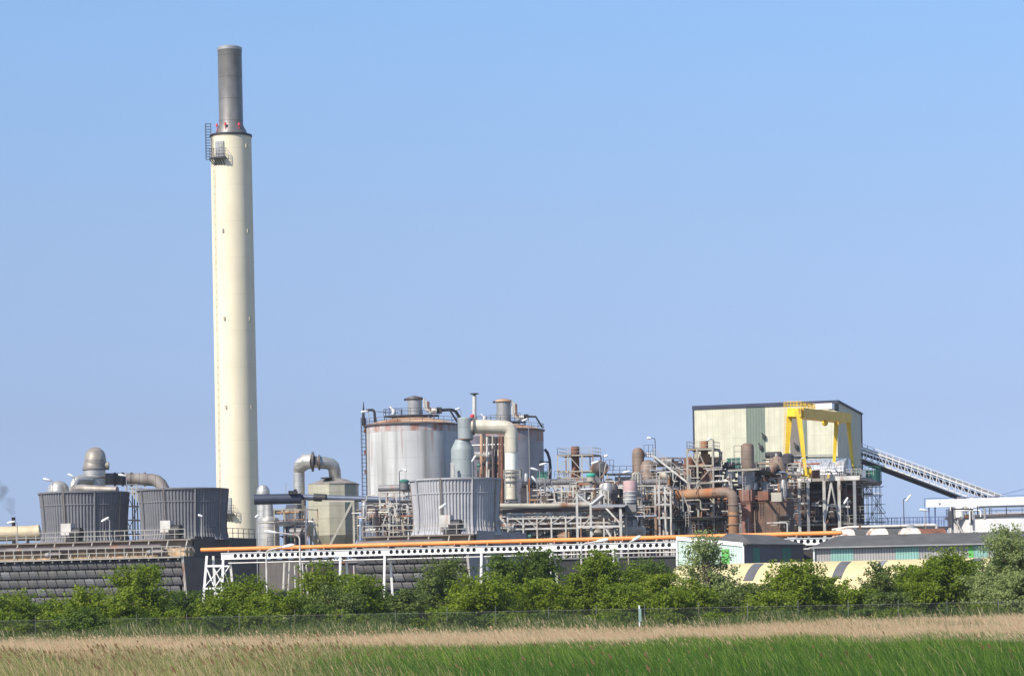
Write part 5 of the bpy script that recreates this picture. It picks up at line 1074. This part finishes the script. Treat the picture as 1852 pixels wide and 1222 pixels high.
# ================================================================== fence
def gpos(px, Y, z=0): p = XZ(px, z, Y); return Vector((p.x, Y, z))
YF = 262; xa, xb = gpos(-60, YF+3).x, gpos(1920, YF-4).x
T = Thing('wire_fence', 'long dark wire mesh fence with thin posts in front of the trees', 'fence', (0, YF, 0))
def fy(x): return YF+3-7*(x-xa)/(xb-xa)
m = MB(); n = int((xb-xa)/.14)
for i in range(n):
    x = xa+i*.14
    for s in (1, -1): m.v += [Vector((x, fy(x), .05)), Vector((x+.02, fy(x), .05)), Vector((x+s*1.9+.02, fy(x+s*1.9)+.01, 2.0)), Vector((x+s*1.9, fy(x+s*1.9)+.01, 2.0))]; k = len(m.v); m.face((k-4, k-3, k-2, k-1))
T.part('mesh', m, M('fence_wire', (.02, .022, .02), .6))
T.part('top_wire', MB().beam((xa, fy(xa), 2.02), (xb, fy(xb), 2.02), .022), greysteel)
m = MB(); x = xa+2
while x < xb:
    q = Vector((x, fy(x)-.04, 0)); T.part('post', MB().tube([q, q+Vector((rnd.uniform(-.05, .05), 0, 2.45+rnd.uniform(-.15, .1)))], .024, 6), greysteel); x += 4.75+rnd.uniform(-.5, .3)
q = gpos(1157, 225); z_ = Zp(1157, 1094, 225); T = Thing('marker_post', 'white and green marker post standing before the fence', 'post', q)
T.part('post', MB().beam(q, q+Vector((0, 0, z_)), .11), whitebeam); T.part('band', MB().box(q+Vector((.05, -.03, z_-.75)), .2, .16, 1.0), M('marker_green', (.22, .34, .32), .6))
# ================================================================== foliage
def fmat(name, col, col2, trans=.35, scale=.7):
    m = bpy.data.materials.new(name); m.use_nodes = True; N = m.node_tree.nodes; L = m.node_tree.links; b = N['Principled BSDF']
    g_ = N.new('ShaderNodeNewGeometry'); tc = N.new('ShaderNodeTexCoord'); no = N.new('ShaderNodeTexNoise'); no.inputs['Scale'].default_value = scale; L.new(tc.outputs['Object'], no.inputs[0])
    ad = N.new('ShaderNodeMath'); ad.operation = 'ADD'; mu = N.new('ShaderNodeMath'); mu.operation = 'MULTIPLY'; mu.inputs[1].default_value = .5
    L.new(g_.outputs['Random Per Island'], mu.inputs[0]); L.new(mu.outputs[0], ad.inputs[0])
    mr = N.new('ShaderNodeMapRange'); mr.inputs[1].default_value = .3; mr.inputs[2].default_value = .7; mr.inputs[3].default_value = 0; mr.inputs[4].default_value = .3; L.new(no.outputs[0], mr.inputs[0]); L.new(mr.outputs[0], ad.inputs[1])
    mx = N.new('ShaderNodeMix'); mx.data_type = 'RGBA'; mx.inputs[6].default_value = (*col, 1); mx.inputs[7].default_value = (*col2, 1); L.new(ad.outputs[0], mx.inputs[0])
    L.new(mx.outputs[2], b.inputs['Base Color']); b.inputs['Roughness'].default_value = .6; b.inputs['Specular IOR Level'].default_value = .3
    tr = N.new('ShaderNodeBsdfTranslucent'); L.new(mx.outputs[2], tr.inputs[0]); ms = N.new('ShaderNodeMixShader'); ms.inputs[0].default_value = trans
    L.new(b.outputs[0], ms.inputs[1]); L.new(tr.outputs[0], ms.inputs[2]); L.new(ms.outputs[0], N['Material Output'].inputs[0]); return m
bark = M('bark', (.12, .09, .065), .9, var=.3)
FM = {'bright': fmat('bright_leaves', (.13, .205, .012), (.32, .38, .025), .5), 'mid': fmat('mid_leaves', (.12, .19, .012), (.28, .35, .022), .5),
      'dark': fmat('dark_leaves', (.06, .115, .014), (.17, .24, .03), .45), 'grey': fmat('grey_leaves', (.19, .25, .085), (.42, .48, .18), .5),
      'poplar': fmat('poplar_leaves', (.08, .12, .03), (.22, .28, .06), .45)}
def np_mesh(name, v, f, nper, mats, base, mi=None):
    me = bpy.data.meshes.new(name); v = v-np.array(base, dtype=np.float64); nf = len(f)//nper if nper else 0
    me.vertices.add(len(v)); me.vertices.foreach_set('co', v.astype(np.float32).ravel())
    me.loops.add(len(f)); me.loops.foreach_set('vertex_index', f.astype(np.int32))
    me.polygons.add(nf); me.polygons.foreach_set('loop_start', np.arange(0, len(f), nper, dtype=np.int32))
    for m in (mats if isinstance(mats, list) else [mats]): me.materials.append(m)
    if mi is not None: me.polygons.foreach_set('material_index', mi.astype(np.int32))
    me.update(calc_edges=True); o = bpy.data.objects.new(name, me); COL.objects.link(o); return o
def leaves(rg, pts, nrm, size, elong=1.5, up=.4):
    n = len(pts); u = rg.normal(size=(n, 3)); w = nrm*.9+rg.normal(size=(n, 3))*.75; w[:, 2] += up; w /= np.linalg.norm(w, axis=1)[:, None]
    u -= w*(u*w).sum(1)[:, None]; u /= np.linalg.norm(u, axis=1)[:, None]; x = np.cross(w, u); s = size*rg.uniform(.6, 1.35, (n, 1))
    v = np.stack([pts-u*s*elong*.5, pts+x*s*.42, pts+u*s*elong*.5, pts-x*s*.42], 1).reshape(-1, 3); return v, np.arange(4*n)
def tree(px, top, Y, wpx, kind, label, seed, nl=5200, zlow=.12, lobes=26, leaf=.24, name='broadleaf_tree', layered=.55):
    rg = np.random.default_rng(seed); h = max(1.5, Zp(px, top, Y)); w = wpx*Y/F; base = Vector((XZ(px, h*.6, Y).x, Y, 0))
    T = Thing(name, label, 'tree' if name != 'shrub' else 'shrub', base, 'trees and bushes behind the fence')
    nm = 6 if name != 'shrub' else 4; C = []       # a few big masses, then many leafy twigs that reach out of them
    for i in range(nm):
        t = (i+.5)/nm*.8; an = rg.uniform(0, 6.28); env = .62-.45*max(0, t-.3); s = rg.uniform(.24, .36)*w*(1-.45*t); r0 = max(0, w*.5-s)*rg.uniform(.3, 1)*(env/.62)
        C.append((base.x+r0*math.cos(an), base.y+r0*math.sin(an), min(h*(zlow+(1-zlow)*t)+s*.3, h-s*rg.uniform(.9, 1.9)*.9), s))
    C.append((base.x+rg.uniform(-.12, .12)*w, base.y, h-.17*w, .13*w)); C.append((base.x+rg.uniform(-.1, .1)*w, base.y, h-.08*w, .06*w)); C = np.array(C)
    ntw = max(60, nl//34); k = rg.choice(len(C), ntw, p=C[:, 3]**2/(C[:, 3]**2).sum()); d = rg.normal(size=(ntw, 3)); d /= np.linalg.norm(d, axis=1)[:, None]
    st = C[k, :3]+d*C[k, 3][:, None]*rg.uniform(.2, .85, (ntw, 1)); dr = d+rg.normal(size=(ntw, 3))*.35; dr[:, 2] = dr[:, 2]*.7+.35*(1-layered)+.12; dr /= np.linalg.norm(dr, axis=1)[:, None]
    ln = rg.uniform(.45, 1.35, ntw)*min(1.25, .35+w*.13)*rg.choice([1, 1, 1.5], ntw)
    th_ = .05+.018*h; tk = MB()
    tk.tube([base, base+Vector((rg.uniform(-.2, .2), 0, h*.3)), base+Vector((rg.uniform(-.3, .3), 0, h*.75))], [th_*1.4, th_, th_*.3], 8)
    for c in C: q = Vector((base.x, base.y, max(.3, c[2]*rg.uniform(.3, .55)))); e = Vector(c[:3]); tk.tube([q, q.lerp(e, .5)+Vector((0, 0, .15)), e], [th_*.5, th_*.32, .02], 5)
    for j in range(0, ntw, 6): c = Vector(C[k[j], :3]); s0 = Vector(st[j]); e = s0+Vector(dr[j])*float(ln[j])*.9; tk.tube([c, s0, e], [.03, .02, .008], 4, cap=False)
    T.part('trunk', tk, bark)
    tw = rg.integers(0, ntw, nl); t = rg.uniform(0, 1, nl)**.8; sg = (.16+.14*(1-t))*(.6+.12*w*.5)
    p = st[tw]+dr[tw]*(ln[tw]*t)[:, None]+rg.normal(size=(nl, 3))*sg[:, None]*np.array([1, 1, .4+.5*layered]); p[:, 2] = np.clip(np.where(p[:, 2] > h*1.03, h-rg.uniform(0, .5, nl)*h, p[:, 2]), .1, None)
    v, f = leaves(rg, p, dr[tw]*.4+d[tw]*.3+np.array([0, 0, .5]), leaf, up=.2); o = np_mesh('crown', v, f, 4, FM[kind], base); o.parent = T.o; return T
TR = [ # px, top row, distance, width px, kind, label
 (15, 1062, 286, 150, 'mid', 'bushy mid green tree at the left edge'), (85, 1082, 296, 80, 'dark', 'low dark bush left of the light green round one'), (142, 1056, 284, 120, 'bright', 'light green rounded tree before the left louvres'),
 (205, 1074, 290, 90, 'mid', 'low mid green tree left of the tallest one under the louvres'), (262, 1018, 281, 120, 'mid', 'tallest green tree under the left louvred wall'), (238, 1062, 276, 90, 'bright', 'bright low bush at the foot of the tallest left tree'), (335, 1066, 292, 100, 'dark', 'dark green tree below the first louvre corner'),
 (385, 1072, 282, 95, 'mid', 'mid green bush below the bridge end trestle'), (452, 1036, 290, 125, 'mid', 'wide green tree right of the bridge end trestle'), (520, 1062, 284, 110, 'mid', 'green bush behind the rubble below the tall lamp'), (588, 1012, 297, 100, 'mid', 'tall green tree just right of the tall lamp pole'),
 (645, 1036, 290, 115, 'mid', 'green tree left of the paired bridge legs'), (600, 1050, 279, 100, 'poplar', 'grey green leafy bush in front of the tall tree by the lamp'), (702, 1066, 300, 90, 'dark', 'low dark bush at the foot of the paired bridge legs'), (745, 1062, 290, 80, 'poplar', 'small dull green tree before the right louvres'),
 (806, 1005, 300, 105, 'poplar', 'thin dull green poplar before the right louvres'), (868, 1034, 281, 150, 'bright', 'broad bright green tree in the middle of the row'), (905, 1000, 306, 80, 'dark', 'tall dark glossy tree behind the broad bright one'), (965, 992, 310, 105, 'dark', 'tallest dark tree touching the white girder'),
 (980, 1043, 284, 105, 'bright', 'rounded light tree right of the broad bright one'), (1038, 1034, 290, 90, 'mid', 'small green tree behind the gap with a white roof'), (1092, 992, 292, 120, 'mid', 'tall feathery green tree right of the dark tallest one'), (1128, 1052, 280, 120, 'mid', 'dense green bush behind the marker post'),
 (1165, 1006, 304, 110, 'dark', 'dark tree left of the yellow hall'), (1195, 1036, 290, 105, 'bright', 'light bush at the left end of the yellow hall'), (1278, 962, 288, 118, 'grey', 'tall thin pale leaved tree before the pale green shed'), (1255, 1045, 280, 90, 'mid', 'low green tree at the foot of the pale one'),
 (1335, 1052, 284, 100, 'poplar', 'low wide green tree under the first rooflight'), (1375, 1054, 292, 90, 'mid', 'small dark tree beneath the first dark rooflight'), (1436, 1010, 285, 118, 'mid', 'green spreading tree between the first two rooflights'), (1500, 1040, 290, 90, 'mid', 'green tree left of the gap in the middle of the hall'),
 (1587, 1012, 288, 72, 'poplar', 'narrow open tree right of the second rooflight'), (1642, 1020, 292, 105, 'mid', 'rounded tree left of the broad one near the right'), (1706, 986, 285, 150, 'mid', 'broad tall green tree near the right side'), (1600, 1068, 280, 95, 'poplar', 'low open bush under the narrow tree on the right'), (1545, 1062, 284, 90, 'mid', 'low green bush filling the gap under the second rooflight'), (1300, 1040, 292, 80, 'poplar', 'dull green bush right behind the foot of the pale tree'), (1215, 1062, 276, 80, 'mid', 'small bush before the left end of the yellow hall'), (1390, 1066, 277, 110, 'bright', 'light wide bush below the first dark rooflight'),
 (1755, 1010, 296, 80, 'dark', 'dark tree squeezed beside the silvery willow'), (1818, 948, 279, 150, 'grey', 'big silvery grey willow at the right edge'), (1850, 1030, 274, 110, 'grey', 'lower silvery willow bush at the right edge')]
for i, (px, top_, Y, w, kd, lb) in enumerate(TR):
    big = (w*(1120-top_))/9000
    air = kd in ('grey', 'poplar')
    low_ = .02 if i % 3 else .0
    tree(px, top_+(4 if px != 1278 else 0), Y, w*1.25, kd, lb, 100+i, nl=int((4600 if px == 1278 else 11500)*min(1.7, max(.55, big))), zlow=.05 if px != 1278 else .2, lobes=int(34+26*big), leaf=.19 if air else .2, layered=.8 if air else .55, name='willow_tree' if 'willow' in lb else ('pale_tree' if px == 1278 else 'broadleaf_tree'))
# shrubs right at the fence
SH = [(45, 1118, 60), (145, 1098, 110), (230, 1116, 70), (330, 1120, 70), (452, 1112, 80), (575, 1092, 70), (640, 1108, 80), (735, 1104, 70), (800, 1098, 80), (880, 1108, 70), (950, 1106, 80), (1074, 1120, 34), (1110, 1112, 60), (1200, 1110, 80), (1290, 1108, 80), (1370, 1106, 80), (1450, 1102, 80), (1540, 1100, 80), (1620, 1098, 90), (1700, 1096, 90), (1780, 1090, 90), (400, 1112, 80), (510, 1116, 60), (1010, 1108, 60), (90, 1108, 60), (280, 1112, 60)]
SH += [(px, 1100+(px*7) % 17, 55+(px*3) % 30) for px in range(20, 1840, 74)]
near = ['at the left edge of the row', 'below the light green rounded tree', 'below the tallest left tree', 'below the first louvre corner', 'below the wide tree', 'below the tall lamp tree', 'left of the paired bridge legs', 'right of the paired bridge legs', 'below the thin poplar', 'below the broad bright tree', 'below the rounded light tree', 'bright and small left of the marker post', 'just left of the marker post', 'at the left end of the hall', 'below the pale tree', 'below the first rooflight', 'below the spreading tree', 'below the second rooflight', 'below the low open bush', 'below the broad tall tree', 'left of the willow', 'under the bridge end trestle', 'under the tall road lamp', 'below the gap with a white roof', 'under the low dark bush on the left', 'right of the tallest left tree']
near += ['low dark filler number' for _ in SH[26:]]
for i, ((px, top_, w), nm) in enumerate(zip(SH, near)):
    Y = 266+(i*7) % 6 if i not in (1, 11, 14) else 258
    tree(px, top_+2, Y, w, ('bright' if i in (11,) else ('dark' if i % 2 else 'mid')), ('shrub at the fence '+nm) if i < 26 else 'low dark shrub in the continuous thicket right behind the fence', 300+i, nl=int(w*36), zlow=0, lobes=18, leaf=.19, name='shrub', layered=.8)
# thicket behind the rows: an uncountable dark undergrowth
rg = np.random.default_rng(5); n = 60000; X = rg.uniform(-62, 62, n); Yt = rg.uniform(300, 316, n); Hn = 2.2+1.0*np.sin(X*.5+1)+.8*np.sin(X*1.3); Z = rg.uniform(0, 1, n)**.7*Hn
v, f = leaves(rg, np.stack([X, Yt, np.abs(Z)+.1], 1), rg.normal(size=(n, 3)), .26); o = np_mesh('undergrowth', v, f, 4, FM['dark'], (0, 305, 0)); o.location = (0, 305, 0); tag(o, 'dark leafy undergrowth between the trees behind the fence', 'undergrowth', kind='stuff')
# rubble seen under the tall lamp
T = Thing('rubble_heap', 'pale heap of broken rubble under the trees behind the fence', 'rubble', gpos(522, 268)); m = MB(); r_ = random.Random(2)
for i in range(70):
    q = XZ(r_.uniform(495, 545), 1, 272); q.z = max(.1, 1.9*(1-abs(q.x-XZ(520, 1, 272).x)/1.6)*r_.random()); q.y += r_.uniform(-1, 1); m.box(q, r_.uniform(.15, .6), r_.uniform(.15, .5), r_.uniform(.1, .35), r_.uniform(0, 3))
T.part('stones', m, M('rubble_stone', (.5, .46, .38), .9, var=.3))
# white van roof glimpsed behind the trees
T = Thing('parked_van', 'white roofed dark van glimpsed between the tree trunks', 'van', gpos(1052, 318)); gv = Grid(gpos(1035, 318), R(10))
T.part('body', MB().gbox(gv, 0, 4.6, 0, 1.9, .4, 1.35), whitebeam); T.part('cabin', MB().prism([gv(.5, .05, 1.352), gv(4.3, .05, 1.352), gv(4.3, 1.85, 1.352), gv(.5, 1.85, 1.352)], [gv(1.1, .2, 2.1), gv(4.1, .2, 2.1), gv(4.1, 1.7, 2.1), gv(1.1, 1.7, 2.1)]), darksteel)
T.part('roof', MB().gbox(gv, 1.0, 4.2, .15, 1.75, 2.102, 2.25), whitebeam)
for a in (.9, 3.6):
    for d in (.05, 1.65): T.part('wheel', MB().tube([gv(a, d, .36), gv(a, d+.2, .36)], .36, 16), blacksteel)
# ================================================================== reeds and grass
def blades(name, label, cat, n, fn, mats, wind=(-.34, .05), seed=1, base=(0, 0, 0), heads=0, headmat=None):
    rg = np.random.default_rng(seed); x, y, h, w, mi = fn(rg, n); n = len(x)
    an = rg.uniform(-.9, .9, n); lx = (wind[0]+rg.normal(0, .17, n))*h; ly = (wind[1]+rg.normal(0, .17, n))*h
    cx_, cy_ = np.cos(an)*w/2, np.sin(an)*w/2; z0 = np.zeros(n)
    L = lambda t, q, s: np.stack([x+lx*t**q+s*cx_, y+ly*t**q+s*cy_, h*(t-.06*t*t)], 1)
    A = [L(0., 1.7, -1), L(0., 1.7, 1), L(.55, 1.7, .95), L(.55, 1.7, -.95)]; B = [L(1., 1.7, .12), L(1., 1.7, -.12)]
    v = np.stack(A+B, 1).reshape(-1, 3); i = np.arange(n)*6; f = np.stack([i, i+1, i+2, i+3, i+3, i+2, i+4, i+5], 1).ravel(); m2 = np.repeat(mi, 2)
    o = np_mesh(name, v, f, 4, mats, base, m2); o.location = base; tag(o, label, cat, kind='stuff')
    if heads:                                      # feathery flower heads on some stems
        s = rg.random(n) < heads*(1+(40*edge(x, y)*np.clip((y-60)/30, 0, 1) if name == 'green_reeds' else 0)); tip = L(1., 1.7, 0)[s]; k = len(tip); hl = rg.uniform(.06, .17, k); hw = hl*.22; d = np.stack([-.5*hl, 0*hl, hl*.85], 1); xx = np.stack([hw, 0*hw, hw*.3], 1)
        v = np.stack([tip-d*.3, tip+d*.3+xx, tip+d, tip+d*.3-xx], 1).reshape(-1, 3); o2 = np_mesh('flower_head', v, np.arange(4*k), 4, headmat, base); o2.parent = o; o2['kind'] = 'stuff'
    return o
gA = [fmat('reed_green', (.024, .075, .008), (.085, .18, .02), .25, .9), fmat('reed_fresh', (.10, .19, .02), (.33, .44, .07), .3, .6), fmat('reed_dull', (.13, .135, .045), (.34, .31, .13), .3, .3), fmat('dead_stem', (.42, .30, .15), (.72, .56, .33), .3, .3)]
def half(y): return y*.19+4
def edge(x, y):                                    # 0 = fresh green side, 1 = dull weedy side
    px = CX+F*x/y; return 1/(1+np.exp((px-650+(y-60)*1.2+60*np.sin(y*.2)+40*np.sin(x*1.3))/75))
def f_near(rg, n):
    y = np.sqrt(38**2+(104**2-38**2)*rg.random(n)); x = rg.uniform(-1, 1, n)*half(y); e = edge(x, y); patch = np.sin(x*.33+2)*np.sin(y*.17+x*.1)+.9*np.sin(x*1.15+y*.21)*np.sin(y*.43-x*.3)+.6*np.sin(x*2.7+1)*np.sin(y*.9)
    h = (1.17+.10*patch+rg.normal(0, .11+.06*e, n)+.10*e*np.sin(x*1.7+y*.3))*(1-.04*e); w = (.009+.005*rg.random(n))*(1+y/95); u = rg.random(n)
    mi = np.where(u < .66-.14*np.clip(patch, -1, 1)+.22*np.clip((76-y)/14, 0, 1), 0, np.where(u < .95, 1, np.where(u < .985, 2, 3))); u2 = rg.random(n)  # extra dark green nearer the camera stands in for shade between the blades
    mi = np.where(u2 < e*.97, np.where(u < .12, 0, np.where(u < .22, 1, np.where(u < .60, 2, 3))), mi); return x, y, np.clip(h, .3, None), w, mi
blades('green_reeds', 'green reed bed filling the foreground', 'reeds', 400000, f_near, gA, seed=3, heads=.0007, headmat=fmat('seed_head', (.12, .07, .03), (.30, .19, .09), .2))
def f_pale(rg, n):
    y = 92+(215-92)*rg.random(n)**1.1; x = rg.uniform(-1, 1, n)*half(y); px = CX+F*x/y; ye = 165+np.clip((px-1150)/600, 0, 1.2)*50+4*np.sin(x*.9)+3*np.sin(x*.31); h = 1.2+.06*np.sin(x*.25+y*.05)+rg.normal(0, .11, n); w = (.011+.010*rg.random(n))*(y/100); u = rg.random(n)
    g_ = np.clip((y-ye+15)/18, 0, 1)*.6; mi = np.where(u < .05+g_, 2, np.where(u < .62, 0, 1)); k = y < ye+rg.normal(0, 3, n); return x[k], y[k], h[k], w[k], mi[k]
pA = [fmat('straw', (.52, .38, .20), (.92, .76, .50), .35, .15), fmat('straw_pink', (.44, .27, .15), (.80, .60, .38), .35, .15), fmat('reed_olive', (.12, .15, .04), (.25, .27, .09), .3, .3)]
blades('pale_reeds', 'band of dry straw coloured reeds behind the green ones', 'reeds', 230000, f_pale, pA, seed=4, wind=(-.42, .0), heads=.03, headmat=pA[1])
def f_weed(rg, n):
    y = rg.uniform(140, 261, n); x = rg.uniform(-1, 1, n)*half(y); h = np.clip((.85+.25*np.sin(x*.35)+.2*np.sin(x*1.1+1)+rg.normal(0, .18, n))*(1+np.clip((y-235)/60, 0, 1)), .3, 2.0); w = (.03+.02*rg.random(n))*y/190; u = rg.random(n); return x, y, h, w, np.where(u < .5, 0, np.where(u < .8, 1, np.where(u < .92, 2, 3)))
blades('green_weeds', 'rough green weeds growing along the foot of the fence', 'weeds', 90000, f_weed, [fmat('weed_green', (.03, .06, .012), (.09, .13, .03), .3, .3), fmat('weed_light', (.08, .12, .025), (.20, .23, .07), .3, .3), pA[0], pA[2]], seed=6, wind=(-.2, 0))
# ================================================================== smoke from the little vent pipe
m = MB(); pts = [P(25, 934, 520), P(21, 920, 520), P(14, 908, 520), P(5, 897, 520), P(-12, 886, 520), P(-40, 876, 520)]; m.tube(pts, [.3, .9, 1.5, 1.9, 2.4, 2.8], 14)
sm = bpy.data.materials.new('grey_smoke'); sm.use_nodes = True; N = sm.node_tree.nodes; N.remove(N['Principled BSDF']); pv = N.new('ShaderNodeVolumePrincipled'); pv.inputs['Color'].default_value = (.25, .25, .30, 1)
no = N.new('ShaderNodeTexNoise'); no.inputs['Scale'].default_value = .55; tc = N.new('ShaderNodeTexCoord'); sm.node_tree.links.new(tc.outputs['Object'], no.inputs[0]); mr = N.new('ShaderNodeMapRange'); mr.inputs[1].default_value = .42; mr.inputs[2].default_value = .62; mr.inputs[4].default_value = .3
sm.node_tree.links.new(no.outputs[0], mr.inputs[0]); sm.node_tree.links.new(mr.outputs[0], pv.inputs['Density']); sm.node_tree.links.new(pv.outputs[0], N['Material Output'].inputs['Volume'])
single('smoke', 'thin dark smoke drifting left from the black vent pipe', 'smoke', m, sm, P(21, 920, 520), kind='stuff')
# ================================================================== air
hz = MB(); hz.prism([(-260, -30, -1.2), (330, -30, -1.2), (330, 720, -1.2), (-260, 720, -1.2)], [(-260, -30, 130), (330, -30, 130), (330, 720, 130), (-260, 720, 130)])
hm = bpy.data.materials.new('air_haze'); hm.use_nodes = True; N = hm.node_tree.nodes; N.remove(N['Principled BSDF']); pv = N.new('ShaderNodeVolumePrincipled')
pv.inputs['Color'].default_value = (.86, .91, 1, 1); pv.inputs['Density'].default_value = .00008; pv.inputs['Anisotropy'].default_value = .2
hm.node_tree.links.new(pv.outputs[0], N['Material Output'].inputs['Volume'])
single('haze', None, None, hz, hm, (0, 345, 0), kind='stuff')
